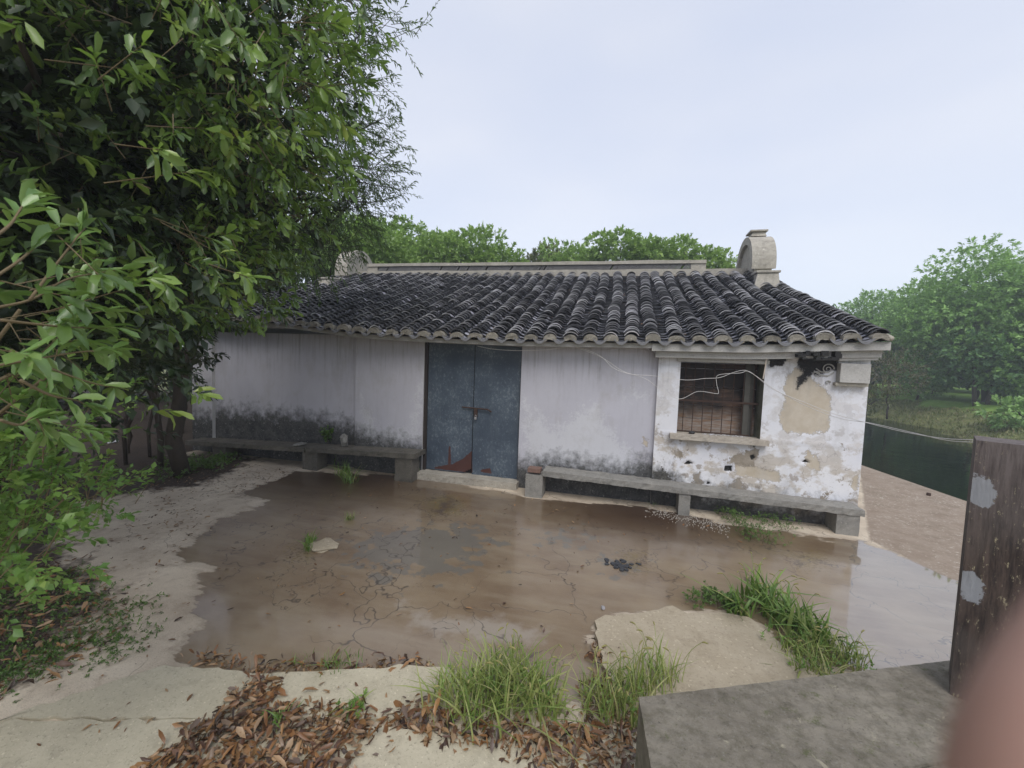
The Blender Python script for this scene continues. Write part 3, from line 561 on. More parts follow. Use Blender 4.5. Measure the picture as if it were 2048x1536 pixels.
# ---- rounded gable heads
GABLE = concrete('gable_mortar', (.30,.275,.23), (.47,.435,.37), (.12,.11,.10), stain=.6, fine=30)
def gable(xc, th, mirror, with_step):
    mb = MB(); zb = 4.30; R1 = .70; zc = 4.52
    # disc wall (arch) in the y-z plane
    th_ = np.linspace(-.15, math.pi+.15, 26); arch = [(RY-math.cos(a)*R1, zc+math.sin(a)*R1*1.05) for a in th_]
    poly = [(RY-R1*.99, zb-.45)]+arch+[(RY+R1*.99, zb-.45)]
    mb.extr([(xc-th*.36, y, z) for y, z in poly], (th*.72, 0, 0))
    # projecting band round the arch
    for k in range(len(arch)-1):
        a, b = arch[k], arch[k+1]; ai = (RY+(a[0]-RY)*.82, zc+(a[1]-zc)*.82); bi = (RY+(b[0]-RY)*.82, zc+(b[1]-zc)*.82); ao = (RY+(a[0]-RY)*1.06, zc+(a[1]-zc)*1.06); bo = (RY+(b[0]-RY)*1.06, zc+(b[1]-zc)*1.06)
        mb.extr([(xc-th/2, *ai), (xc-th/2, *bi), (xc-th/2, *bo), (xc-th/2, *ao)], (th, 0, 0), .5)
    mb.build('gable_head', GABLE, house)
    if with_step:
        mb = MB(); z0 = zc+R1*1.10; mb.hexa([(xc-th*.34,RY-.20,z0),(xc+th*.34,RY-.20,z0),(xc+th*.34,RY+.20,z0),(xc-th*.34,RY+.20,z0)], [(xc-th*.26,RY-.16,z0+.11),(xc+th*.26,RY-.16,z0+.11),(xc+th*.26,RY+.16,z0+.11),(xc-th*.26,RY+.16,z0+.11)])
        mb.box(xc-th*.38, xc+th*.38, RY-.22, RY+.22, z0+.11, z0+.15); mb.build('gable_cap', GABLE, house, bevel=.008)
    # stepped-down shoulder towards the eave
    for s in (-1, 1):
        mb = MB(); yf = 3.28 if s < 0 else RY*2-3.28; yb = RY+s*(R1-.06); h_ = th*.40; xf = xc-mirror*.17
        z_f, z_b = 4.12, 4.26
        mb.hexa([(xf-h_*1.55,yf+s*.12,3.60),(xf+h_*1.15,yf+s*.12,3.60),(xc+h_,yb,3.9),(xc-h_,yb,3.9)], [(xf-h_,yf,z_f),(xf+h_,yf,z_f),(xc+h_,yb,z_b),(xc-h_,yb,z_b)])
        mb.hexa([(xf-h_*1.15,yf+s*.03,z_f+.002),(xf+h_*1.15,yf+s*.03,z_f+.002),(xc+h_*1.15,yb,z_b+.002),(xc-h_*1.15,yb,z_b+.002)], [(xf-h_*1.15,yf+s*.03,z_f+.05),(xf+h_*1.15,yf+s*.03,z_f+.05),(xc+h_*1.15,yb,z_b+.05),(xc-h_*1.15,yb,z_b+.05)]); mb.build('gable_shoulder', GABLE, house, bevel=.012)
gable(3.05, .50, 1, True); gable(-8.15, .42, -1, False)
# ---- fascia, cornice
def strip(name, pts, y0, y1, z_lo, z_hi, mat):
    mb = MB()
    for i in range(len(pts)-1):
        a, b = pts[i], pts[i+1]; za, zb = np.interp(a, EX, EZ), np.interp(b, EX, EZ)
        mb.hexa([(a,y0,za+z_lo),(b,y0,zb+z_lo),(b,y1,zb+z_lo),(a,y1,za+z_lo)], [(a,y0,za+z_hi),(b,y0,zb+z_hi),(b,y1,zb+z_hi),(a,y1,za+z_hi)], .5)
    return mb.build(name, mat, house)
strip('fascia', list(np.linspace(-8.6, XM-.12, 30)), -.27, .1, -.085, -.015, PLASTER)
strip('cornice', list(np.linspace(XM-.12, 3.29, 16)), -.29, .1, -.125, -.02, PLASTER)
strip('cornice', list(np.linspace(XM-.06, 3.245, 16)), -.21, .1, -.215, -.127, PLASTER)
strip('cornice', list(np.linspace(2.78, 3.22, 6)), -.185, .1, -.25, -.217, PLASTER)
mb = MB(); mb.box(.79, W0['x1']+.03, -.13, -.0, 2.195, 2.245); mb.build('lintel', PLASTER, house, bevel=.004)
# soot-blackened broken cornice piece
mb = MB()
for i in range(14):
    x = 2.25+i*.035+random.uniform(-.02,.02); z = 2.34+random.uniform(-.09,.06); mb.box(x, x+random.uniform(.04,.1), -.300-random.random()*.012, -.2, z, z+random.uniform(.02,.07))
mb.build('broken_cornice', simple('soot', (.018,.017,.017), .9), house)
# corner block
cb = [ony(1674, 728, -.16), ony(1733, 768, -.16)]
mb = MB(); mb.box(2.82, 3.16, -.17, -.05, 1.985, 2.24); mb.build('corner_block', PLASTER, house, bevel=.006)
mb = MB(); mb.box(2.79, 3.165, -.135, -.055, 1.94, 1.982); mb.build('corner_block_ledge', CONC_PALE, house, bevel=.004)
# plaster scroll relief
mb = MB()
def scroll(cx, cz, r0, turns, s=1, y=-.07, rad=.009):
    pts = []
    for i in range(36):
        t = i/35; a = t*turns*2*math.pi; rr = r0*(1-t*.85); pts.append((cx+s*math.cos(a)*rr, y, cz+math.sin(a)*rr))
    mb.tube(pts, [rad*(1-.4*i/35) for i in range(36)], 6)
c1 = ony(1655, 738, -.06); scroll(c1[0], c1[2], .075, 1.6, 1); c2 = ony(1640, 748, -.06); scroll(c2[0]-.04, c2[2]-.01, .05, 1.1, -1); c3 = ony(1655, 765, -.06); scroll(c3[0], c3[2], .03, 1.1, 1)
pts = [ony(u, v, -.066) for u, v in [(1628,742),(1640,750),(1655,752),(1668,745)]]; mb.tube(pts, .010, 6); pts = [ony(u, v, -.066) for u, v in [(1632,737),(1642,744),(1652,744)]]; mb.tube(pts, .008, 6)
mb.build('scroll_relief', PLASTER, house, smooth=True)
# ---- window
win = MB(); x0, x1, z0, z1 = W0['x0'], W0['x1'], W0['z0'], W0['z1']
MOSS = NT('mossy_jamb'); f_ = MOSS.noise(5, 6, .7); MOSS.pbsdf(MOSS.mix(MOSS.step(f_, .35, .65), (.10,.105,.065), (.22,.22,.18)), .9, MOSS.bump(MOSS.noise(40), .4, .005)); MOSS = MOSS.done()
win.add([(x0,-.06,z0),(x0,.30,z0),(x0,.30,z1),(x0,-.06,z1)], [(0,1,2,3)]); win.add([(x1,-.06,z0),(x1,.30,z0),(x1,.30,z1),(x1,-.06,z1)], [(3,2,1,0)]); win.add([(x0,-.06,z1),(x1,-.06,z1),(x1,.30,z1),(x0,.30,z1)], [(0,1,2,3)]); win.add([(x0,-.06,z0),(x1,-.06,z0),(x1,.30,z0),(x0,.30,z0)], [(0,1,2,3)])
wroot = win.build('window', MOSS, house)
n = NT('rotten_boards'); gr = n.noise(3, 6, .7, sc=(1.2, 1, 14)); col = n.mix(n.step(gr, .35, .62), (.022,.014,.011), (.13,.075,.05)); col = n.mix(n.step(n.noise(2.2, 4), .5, .62), (.018,.013,.012), col)
lowm = n.step(n.n('ShaderNodeSeparateXYZ').outputs[2], 0, 1)
sxyz = n.n('ShaderNodeSeparateXYZ'); n.set(sxyz.inputs[0], n.co); zf = n.math('ADD', sxyz.outputs[2], n.math('MULTIPLY', n.math('SUBTRACT', n.noise(4, 3), .5), .35))
pal = n.mix(n.step(n.noise(6, 5, .7, sc=(1,1,6)), .4, .6), (.33,.29,.26), (.26,.16,.10)); col = n.mix(n.step(zf, 1.28, 1.55, .9, 0), col, pal)
n.pbsdf(col, .75, n.bump(gr, .5, .006)); BOARD = n.done()
mb = MB(); z = z0+.005; 
while z < z1-.02:
    h_ = random.uniform(.20, .30); dy = random.uniform(0, .012); mb.box(x0+.004, x1-.004, .232+dy, .255+dy, z, min(z+h_, z1-.005)-.006); z += h_
mb.build('shutter_board', BOARD, wroot)
RUST = simple('rusty_iron', (.05,.026,.018), .8, .5, 30, .5)
nb_ = 8
for i in range(nb_):
    mb = MB(); xb = x0+(x1-x0)*(.02+(i+.55)/(nb_+.3)); mb.tube([(xb+random.uniform(-.004,.004), .10, z0+.01), (xb, .10, z1-.01)], .0065, 6); mb.build('window_bar', RUST, wroot)
mb = MB()
mb.box(x0+.004, x1-.004, .092, .110, 1.60, 1.63); mb.box(x0+.004, x1-.1, .092, .108, z0+.012, z0+.030)
mb.build('crossbar', RUST, wroot)
mb = MB(); mb.box(x1-.20, x1-.125, .10, .17, z0+.002, z1-.003); mb.box(x1-.115, x1-.07, .14, .20, z0+.002, z1-.003); mb.build('window_frame', simple('grey_wood', (.075,.072,.062), .85, .4, 8), wroot, bevel=.005)
slab('sill', concrete('sill_stone', (.36,.31,.255), (.48,.44,.38), stain=.3), wroot, (x0-.10, x1+.09, -.165, .10, z0-.072, z0+.004), amp=.003, step=.03)
pl = np.array([ony(1475, 866, 0)[0], .03, z0+.008]); rr = np.random.default_rng(3); nn_ = 60
leafmesh('paint_flakes', np.stack([rr.uniform(x0+.35, x1-.15, nn_), rr.uniform(-.02, .08, nn_), np.full(nn_, z0+.008)], 1), rr.normal(size=(nn_,3))*[1,1,.05], np.tile([0,0,1.], (nn_,1)), rr.uniform(.02,.06,nn_), rr.uniform(.02,.04,nn_), rr.random(nn_), simple('white_flake', (.75,.75,.78), .8), wroot, False)
# ---- door
DOOR = NT('blue_steel_paint'); nbn = DOOR.noise(2, 5, .6); nfn = DOOR.noise(60, 3, .6); stv = DOOR.noise(5, 5, .6, sc=(3, 1, .3))
c_ = DOOR.mix(DOOR.step(nbn, .35, .7), (.045,.064,.092), (.078,.104,.136)); c_ = DOOR.mix(DOOR.step(stv, .55, .8, 0, .5), c_, (.12,.145,.16)); c_ = DOOR.mix(DOOR.step(nfn, .6, .7, 0, .5), c_, (.03,.045,.065))
sc_ = DOOR.noise(26, 5, .8, sc=(1,1,.7)); c_ = DOOR.mix(DOOR.step(DOOR.math('ADD', sc_, DOOR.math('MULTIPLY', nbn, .35)), .72, .80, 0, .6), c_, (.19,.23,.26)); c_ = DOOR.mix(DOOR.step(sc_, .30, .38, .6, 0), c_, (.02,.026,.034))
rs = DOOR.math('ADD', DOOR.attr('rust'), DOOR.math('MULTIPLY', DOOR.math('SUBTRACT', DOOR.noise(22, 4), .5), .03)); c_ = DOOR.mix(DOOR.step(rs, -.003, .003), c_, DOOR.mix(nbn, (.045,.016,.013), (.10,.035,.026)))
DOOR.pbsdf(c_, .5, DOOR.bump(DOOR.math('ADD', nfn, DOOR.math('MULTIPLY', nbn, 6)), .5, .006)); DOOR = DOOR.done()
xc = ony(947, 800, .07)[0]; YD = .07
rustp = [[(868,934),(905,928),(925,918),(944,902),(945,940),(944,946),(870,937)], [(896,930),(898,892),(901,892),(902,928)], [(960,940),(980,936),(984,948),(962,944)]]
droot = empty('door', ((DX0+DX1)/2, YD, .13)); droot.parent = house; droot.matrix_parent_inverse = Matrix.Translation(house.location).inverted()
tag(droot, 'double blue-grey steel door')
def leaf(name, xa, xb, y, zlo, bite=None):
    st = .012; xs = np.linspace(xa, xb, int((xb-xa)/st)); zs = np.linspace(zlo, ZT-.02, int((ZT-zlo)/.02)); X, Z = np.meshgrid(xs, zs); sh = X.shape; X = X.ravel(); Z = Z.ravel(); P = np.stack([X, Z], 1)
    ru = np.full(len(P), -1.)
    for px in rustp: ru = np.maximum(ru, sdist(P, wp(px, y)))
    Y = y+.004*np.sin(X*5)*np.sin(Z*4)
    i = np.arange(len(P)).reshape(sh); F = np.stack([i[:-1,:-1], i[:-1,1:], i[1:,1:], i[1:,:-1]], -1).reshape(-1, 4)
    if bite is not None:
        cxz = P[F].mean(1); F = F[sdist(cxz, bite) < 0]
    o = npmesh(name, np.stack([X, Y, Z], 1), [F], {'rust': ru}, DOOR, droot)
    return o
l1 = leaf('door_leaf', DX0+.055, xc-.004, YD, .14, wp([(927,945),(945,936),(946,952),(926,950)], YD)); l2 = leaf('door_leaf', xc+.004, DX1-.015, YD+.012, .125)
mb = MB(); mb.box(DX0+.002, DX0+.05, .02, .14, .13, ZT-.01); mb.box(DX1-.012, DX1-.002, .03, .14, .13, ZT-.01); mb.box(DX0+.002, DX1-.002, .035, .14, ZT-.055, ZT-.008)
mb.build('door_frame', simple('dark_wood_frame', (.03,.022,.019), .9, .4), droot)
mb = MB()
def rivet(u, v, rr_=.009):
    p = ony(u, v, YD-.004); mb.tube([(p[0], YD-.012, p[2]), (p[0], YD+.004, p[2])], [rr_*.6, rr_], 8)
for v in range(740, 850, 11): rivet(944.5-.02*(v-740), v)
for u in range(884, 945, 10): rivet(u, 882, .008); rivet(u-1, 838, .007)
for u in (908,918,928): rivet(u, 800, .008)
for u in (995,1003,1012,1020): rivet(u, 951, .008)
mb.build('rivet', simple('dark_rivet', (.015,.018,.024), .6), droot)
mb = MB()
pa, pb, pc = ony(924, 814, YD-.03), ony(975, 819, YD-.03), ony(983, 824, YD-.03); mb.tube([pa, (pa+pb)/2, pb, pc], .012, 8)
pd = ony(952, 818, YD-.02); mb.box(pd[0]-.028, pd[0]+.028, YD-.035, YD-.01, pd[2]-.13, pd[2]); mb.build('door_bolt', RUST, droot)
pk = ony(951, 836, YD-.05); mb = MB(); mb.box(pk[0]-.018, pk[0]+.018, YD-.055, YD-.033, pk[2]-.025, pk[2]+.014); mb.tube([(pk[0]-.012,YD-.045,pk[2]+.01),(pk[0]-.012,YD-.045,pk[2]+.04),(pk[0],YD-.045,pk[2]+.05),(pk[0]+.012,YD-.045,pk[2]+.04),(pk[0]+.012,YD-.045,pk[2]+.01)], .004, 6)
mb.build('padlock', simple('padlock_steel', (.6,.6,.62), .3, .1, Metallic=.8), droot, bevel=.002)
mb = MB(); mb.box(DX0-.1, DX1+.1, .15, .17, .0, ZT-.0); mb.build('dark_backing', simple('interior_dark', (.01,.01,.01), 1), droot)
slab('threshold', CONC_PALE, house, (DX0-.02, DX1+.03, -.16, .16, -.02, .125), amp=.006)
# ================================================================== benches
def bench(label, x0, x1, z0, z1, legs, segs, mat):
    root = empty('stone_bench', ((x0+x1)/2, -.2, 0)); tag(root, label, 'bench', 'stone benches along the front wall')
    zf = lambda x: z0+(z1-z0)*(x-x0)/(x1-x0)
    for a, b in segs:
        slab('seat', mat, root, (a, b, -.385, -.03 if a > -4 else .02, -.085, 0), tf=lambda c: (c.x, c.y, c.z+zf(c.x)), amp=.006)
    for a, b, y0, y1 in legs:
        slab('leg', mat, root, (a, b, y0, y1, -.03, .35), tf=lambda c: (c.x, c.y, -.03+(c.z+.03)/.38*(zf(c.x)-.055)), amp=.003, step=.06)
    return root
bench('mossy stone bench under the tree, left of the blue door', -8.2, -3.24, .30, .50, [(-3.62,-3.30,-.36,-.10),(-5.48,-5.17,-.36,-.08),(-7.55,-7.25,-.34,-.08)], [(-8.2,-5.42),(-5.40,-3.24)], CONC_DARK)
bench('long grey stone bench between the blue door and the right corner', -1.34, 3.13, .445, .36, [(-1.345,-1.075,-.375,-.08),(.895,1.05,-.36,-.08),(2.83,3.09,-.37,.0)], [(-1.08,3.13)], CONC)
mb = MB(); mb.box(-1.32, -1.12, -.36, -.20, .39, .452); o = mb.build('brick_block', simple('red_brick', (.19,.115,.09), .9, .4, 20)); tag(o, 'broken reddish brick lying on the left end of the right bench', 'brick')
# ================================================================== foreground slabs
def jag(poly, step=.07, amp=.018, seed=0):
    r = random.Random(seed); o = []
    for i in range(len(poly)):
        a, b = np.array(poly[i]), np.array(poly[(i+1)%len(poly)]); k = max(1, int(np.linalg.norm(b-a)/step))
        for j in range(k): p = a+(b-a)*j/k; o.append((p[0]+r.uniform(-amp,amp), p[1]+r.uniform(-amp,amp)))
    return o
PATH = concrete('path_concrete', (.42,.375,.27), (.52,.47,.35), (.20,.17,.125), stain=.35, fine=70)
PATH2 = concrete('broken_concrete', (.33,.275,.19), (.42,.36,.265), (.20,.155,.105), stain=.45, fine=45)
def pslab(name, px, z, mat, seed, amp=.015, label=None):
    mb = MB(); mb.prism(jag(gp(px, z), seed=seed, amp=amp), -.03, z); o = mb.build(name, mat); tag(o, kind='structure'); return o
pslab('path', [(-300,1532),(0,1438),(180,1378),(330,1330),(430,1336),(520,1348),(640,1341),(750,1336),(800,1330),(860,1332),(935,1345),(990,1390),(900,1430),(700,1440),(350,1435),(20,1436)], .035, PATH, 1)
pslab('path', [(-300,1545),(20,1440),(350,1440),(600,1446),(760,1452),(900,1470),(1080,1480),(1270,1450),(1310,1560),(1400,2000),(-600,2000)], .035, PATH, 2)
pslab('pavement', [(1192,1242),(1212,1230),(1262,1228),(1300,1220),(1345,1212),(1372,1224),(1440,1226),(1500,1236),(1560,1288),(1640,1345),(1720,1420),(1300,1440),(1230,1380),(1200,1310)], .045, PATH2, 3, .02)
# near platform slab (photographer's step) with its side face
ZS = .58
c0, c1, c2 = onz(1278, 1394, ZS)[:2], onz(1905, 1320, ZS)[:2], onz(1303, 1540, ZS)[:2]
e1 = (c1-c0)/np.linalg.norm(c1-c0); e2 = (c2-c0)/np.linalg.norm(c2-c0)
far = c0+e1*4.5; near_ = c0+e2*.47
bmx = bmesh.new()
def quadgrid(bm, A, B, C, D, n1, n2, amp):
    vs = [[bm.verts.new(Vector(((1-i/n1)*((1-j/n2)*np.array(A)+j/n2*np.array(D))+i/n1*((1-j/n2)*np.array(B)+j/n2*np.array(C))).tolist())) for j in range(n2+1)] for i in range(n1+1)]
    for i in range(n1):
        for j in range(n2): bm.faces.new([vs[i][j], vs[i+1][j], vs[i+1][j+1], vs[i][j+1]])
    for row in vs:
        for v in row: v.co.z += random.uniform(-amp, amp); v.co.x += random.uniform(-amp, amp)*.7
def P3(p, z): return (p[0], p[1], z)
platform = empty('stone_platform', (c0[0]+1, c0[1]-.3, 0)); tag(platform, 'mossy grey stone step with a square post at its edge, nearest to the viewer', 'step')
def stone(name, a, b, c, d, zt, zb, mat, parent):
    bm = bmesh.new(); quadgrid(bm, P3(a,zt), P3(b,zt), P3(c,zt), P3(d,zt), 110, 16, .0032)
    for p, q in ((a,b),(b,c),(c,d),(d,a)): quadgrid(bm, P3(p,zb), P3(q,zb), P3(q,zt), P3(p,zt), 110 if max(abs(p[0]-q[0]), abs(p[1]-q[1])) > 1.5 else 16, 6, .0015)
    bmesh.ops.remove_doubles(bm, verts=bm.verts, dist=.006); bmesh.ops.recalc_face_normals(bm, faces=bm.faces)
    me = bpy.data.meshes.new(name); bm.to_mesh(me); bm.free(); return link(name, me, mat, parent)
n = NT('lichen_stone'); a_ = n.noise(14, 7, .75); b_ = n.noise(75, 4, .75); d_ = n.noise(2.6, 5, .6); e_ = n.noise(5, 7, .75, vec=n.mapping(n.co, (1,1,1), (2,9,1)), dist=1)
c_ = n.mix(n.step(d_, .35, .65), (.155,.135,.105), (.24,.215,.17)); c_ = n.mix(n.step(a_, .45, .65, 0, .7), c_, (.08,.07,.045)); c_ = n.mix(n.step(b_, .58, .68, 0, .7), c_, (.24,.225,.195)); c_ = n.mix(n.step(b_, .30, .42, .7, 0), c_, (.03,.026,.02))
c_ = n.mix(n.step(n.noise(11, 7, .8, vec=n.mapping(n.co, (1,1,1), (7,1,1))), .57, .66, 0, .8), c_, (.075,.085,.028)); c_ = n.mix(n.step(e_, .62, .66, 0, .7), c_, (.36,.33,.24))
n.pbsdf(c_, .9, n.bump(n.math('ADD', a_, b_), .6, .008)); LICHEN = n.done()
stone('slab', c0, far, far+e2*.50, c0+e2*.50, ZS, -.4, LICHEN, platform)
stone('slab', c0+e2*.503+e1*.02, far+e2*.503, far+e2*2.4, c0+e2*2.4+e1*.02, ZS-.012, -.4, LICHEN, platform)
# post
pz = ZS; pb_l = onz(1899, 1388, pz)[:2]; top_z = 1.775
n = NT('weathered_post'); gr = n.noise(5, 7, .7, sc=(9, 9, .8)); fi = n.noise(50, 5, .8, sc=(1,1,.35)); big = n.noise(2.5, 4)
c_ = n.mix(n.step(gr, .35, .65), (.018,.011,.009), (.095,.066,.052)); c_ = n.mix(n.step(big, .4, .65, 0, .5), c_, (.11,.095,.085)); c_ = n.mix(n.step(fi, .60, .66, 0, .9), c_, (.40,.35,.22)); c_ = n.mix(n.step(n.noise(9, 6, .8, sc=(3,3,.5)), .55, .66, 0, .7), c_, (.012,.009,.009))
sz = n.n('ShaderNodeSeparateXYZ'); n.set(sz.inputs[0], n.co); c_ = n.mix(n.math('MULTIPLY', n.step(sz.outputs[2], 1.35, 1.78, 0, 1), n.step(gr, .3, .6, .2, .8)), c_, (.17,.145,.14))
gv = n.math('ADD', n.attr('patch'), n.math('MULTIPLY', n.math('SUBTRACT', n.noise(22, 6, .7), .5), .10)); c_ = n.mix(n.step(gv, -.003, .004, 0, .92), c_, n.mix(n.noise(14, 3), (.24,.25,.265), (.33,.34,.36)))
n.pbsdf(c_, .85, n.bump(n.math('ADD', gr, fi), .6, .008)); POST = n.done()
pw = .34; fdir = np.array([math.cos(math.radians(-31)), math.sin(math.radians(-31))]); bdir = np.array([-fdir[1], fdir[0]])
A = pb_l; 
def postquad(a2, b2, z0, z1, n1, n2):
    us = np.linspace(0, 1, n1+1); vs = np.linspace(0, 1, n2+1); U, Vv = np.meshgrid(us, vs)
    X = a2[0]+(b2[0]-a2[0])*U; Y = a2[1]+(b2[1]-a2[1])*U; Z = z0+(z1-z0)*Vv; sh = X.shape
    i = np.arange(X.size).reshape(sh); F = np.stack([i[:-1,:-1], i[:-1,1:], i[1:,1:], i[1:,:-1]], -1).reshape(-1, 4)
    return np.stack([X.ravel(), Y.ravel(), Z.ravel()], 1), F
cnr = [A, A+fdir*pw, A+fdir*pw+bdir*.22, A+bdir*.22]; Vs = []; Fs = []; pat = []; b0 = 0
d = ray(1950, 880); tpost = (A-CAM[:2])@bdir/(d[:2]@bdir); top_z = CAM[2]+d[2]*tpost
for k in range(4):
    V, F = postquad(cnr[k], cnr[(k+1)%4], ZS-.02, top_z, 24, 70); dep = (A-CAM[:2])@bdir; dn = bdir
    pa_ = np.full(len(V), -1.)
    if k == 0:
        for px in ([(1941,958),(1950,948),(1968,952),(1985,972),(2000,985),(1985,1010),(1960,1018),(1945,1005),(1938,980)], [(1922,1140),(1945,1145),(1968,1170),(1966,1190),(1950,1208),(1932,1200),(1920,1180)]):
            pl_ = []
            for u, v in px:
                dd = ray(u, v); t = dep/(dd[:2]@bdir); q = CAM+dd*t; pl_.append(((q[:2]-A)@fdir, q[2]))
            pa_ = np.maximum(pa_, sdist(np.stack([(V[:,:2]-A)@fdir, V[:,2]], 1), pl_))
    Vs.append(V); Fs.append(F+b0); pat.append(pa_); b0 += len(V)
Vs.append(np.array([[*c, top_z] for c in cnr])); Fs.append(np.array([[b0, b0+1, b0+2, b0+3]])); pat.append(np.full(4, -1.))
V = np.concatenate(Vs)
post = npmesh('stone_post', V, [np.concatenate(Fs)], {'patch': np.concatenate(pat)}, POST); tag(post, 'dark weathered square post with two grey mortar patches and a cable over its top', 'post')
# ================================================================== cables
CAB = simple('white_cable', (.62,.60,.58), .5, .1)
def smoothpts(P, k=6):
    P = [np.array(p, float) for p in P]; o = []
    for i in range(len(P)-1):
        a, b, c, d = P[max(i-1,0)], P[i], P[i+1], P[min(i+2,len(P)-1)]
        for j in range(k):
            t = j/k; o.append(.5*((2*b)+(-a+c)*t+(2*a-5*b+4*c-d)*t*t+(-a+3*b-3*c+d)*t**3))
    return o+[P[-1]]
def ypl(u, v, y): return ony(u, v, y)
w1 = [(955,692,-.22),(985,698,-.2),(1030,701,-.2),(1090,700,-.2),(1150,694,-.22),(1200,712,-.2),(1225,735,-.2),(1260,748,-.2),(1310,752,-.2),(1370,760,-.22),(1410,757,-.24),(1440,755,-.24),(1470,744,-.26),(1495,742,-.28),(1530,765,-.3),(1560,785,-.35),(1610,805,-.45),(1660,825,-.6),(1720,842,-.8),(1800,862,-1.3),(1880,876,-2.1),(1950,880,-3.2),(2060,888,-3.9)]
w2 = [(1150,694,-.2),(1205,716,-.18),(1245,742,-.18),(1290,757,-.18),(1320,778,-.18),(1358,798,-.2),(1395,783,-.2),(1430,787,-.22),(1437,785,-.22),(1433,765,-.22),(1437,750,-.22),(1480,746,-.26),(1500,744,-.28),(1540,775,-.3),(1570,790,-.36),(1620,815,-.46),(1680,837,-.64),(1740,846,-.9),(1820,864,-1.4),(1890,880,-2.2),(1955,885,-3.15),(2060,892,-3.9)]
for i, (w_, lb) in enumerate(((w1, 'white cable sagging from the eave past the window, upper strand'), (w2, 'white cable looping low across the window bars, lower strand'))):
    pts = smoothpts([ypl(*p) for p in w_]); mb = MB(); mb.tube(pts, .0034, 6); o = mb.build('cable', CAB, smooth=True); tag(o, lb, 'cable', 'white cables across the facade')
mb = MB(); a, b = ony(1534, 708, -.2), ony(1526, 758, -.14); mb.tube([a, (a+b)/2+np.array([.004,0,0]), b], .008, 8); o = mb.build('pipe_offcut', simple('cream_plastic', (.6,.52,.44), .5)); tag(o, 'thin cream pipe hanging beside the window top corner', 'pipe')
# ================================================================== small ground items
def lump(name, p, s, mat, label, catg, seed, parent=None, group=None):
    bm = bmesh.new(); bmesh.ops.create_icosphere(bm, subdivisions=2, radius=1); r = random.Random(seed)
    for v in bm.verts: v.co *= 1+r.uniform(-.22,.22); v.co.x *= s[0]; v.co.y *= s[1]; v.co.z = v.co.z*s[2]
    me = bpy.data.meshes.new(name); bm.to_mesh(me); bm.free(); o = link(name, me, mat, parent); o.location = p; o.rotation_euler.z = r.uniform(0, 6)
    if label: tag(o, label, catg, group)
    return o
DARKSTONE = simple('dark_stone', (.035,.035,.037), .8, .4, 12)
p = ony(1384, 858, .0); lump('stone', (p[0], -.03, z0+.025), (.05,.035,.022), DARKSTONE, 'dark lump of stone on the window sill', 'stone', 4)
p = onz(648, 1092); lump('flat_stone', (p[0], p[1], .008), (.17,.15,.022), PATH2, 'flat pale stone in the puddle beside a green weed', 'stone', 5)
p = onz(1150, 1218); lump('stone', (*onz(1206, 1217)[:2], .008), (.03,.018,.012), simple('grey_stone', (.3,.29,.3)), 'small grey chip at the edge of the broken slab', 'stone', 6)
p = onz(585, 893, .42); slab_ = lump('stone', (p[0], -.25, .43), (.16,.08,.03), CONC, 'pale flat stone lying on the left bench seat', 'stone', 7)
p = onz(227, 886); lump('plastic_bag', (p[0], p[1], .03), (.12,.08,.03), simple('white_plastic', (.75,.74,.8), .4), 'crumpled white plastic scrap on the dark soil', 'litter', 8)
p = ony(575, 890, -.2); q_ = ony(690, 872, -.1); lump('stone', (q_[0], -.12, .54), (.16,.07,.14), CONC, 'pale mossy stone propped against the wall on the left bench', 'stone', 9)
mb = MB(); p = onz(1857, 992); mb.tube([(p[0],p[1],-.01),(p[0],p[1],.055)], .03, 12); o = mb.build('mooring_stub', RUST, bevel=.003); tag(o, 'short rusty iron stub on the quay beside the river', 'mooring stub')
# ash / charcoal patch
mb = MB(); c = onz(1238, 1130)
for k in range(38):
    x = c[0]+random.gauss(0,.075); y = c[1]+random.gauss(0,.06); s = random.uniform(.012,.03); mb.prism([(x+math.cos(t)*s*random.uniform(.6,1.3), y+math.sin(t)*s) for t in np.linspace(0, 5.3, 6)], .0, random.uniform(.006,.016))
o = mb.build('charcoal_heap', simple('charcoal', (.04,.042,.048), .6, .6, 30)); tag(o, 'small patch of black charred bits in the puddle', 'charcoal')
# gravel crumbs along the right bench
r = np.random.default_rng(9); mb = MB()
for k in range(420):
    u = r.uniform(1290, 1460); v = 1012+(u-1290)*.24+r.normal()*7+4; p = onz(u, v); s = r.uniform(.003,.009); mb.prism([(p[0]+math.cos(t)*s, p[1]+math.sin(t)*s*.8) for t in (0,1.3,2.6,3.9,5.2)], 0, s*1.2)
o = mb.build('gravel', simple('gravel_crumbs', (.36,.33,.29), .8, .5, 40)); tag(o, 'pale crumbs of mortar washed along the puddle edge', 'gravel', kind='stuff')
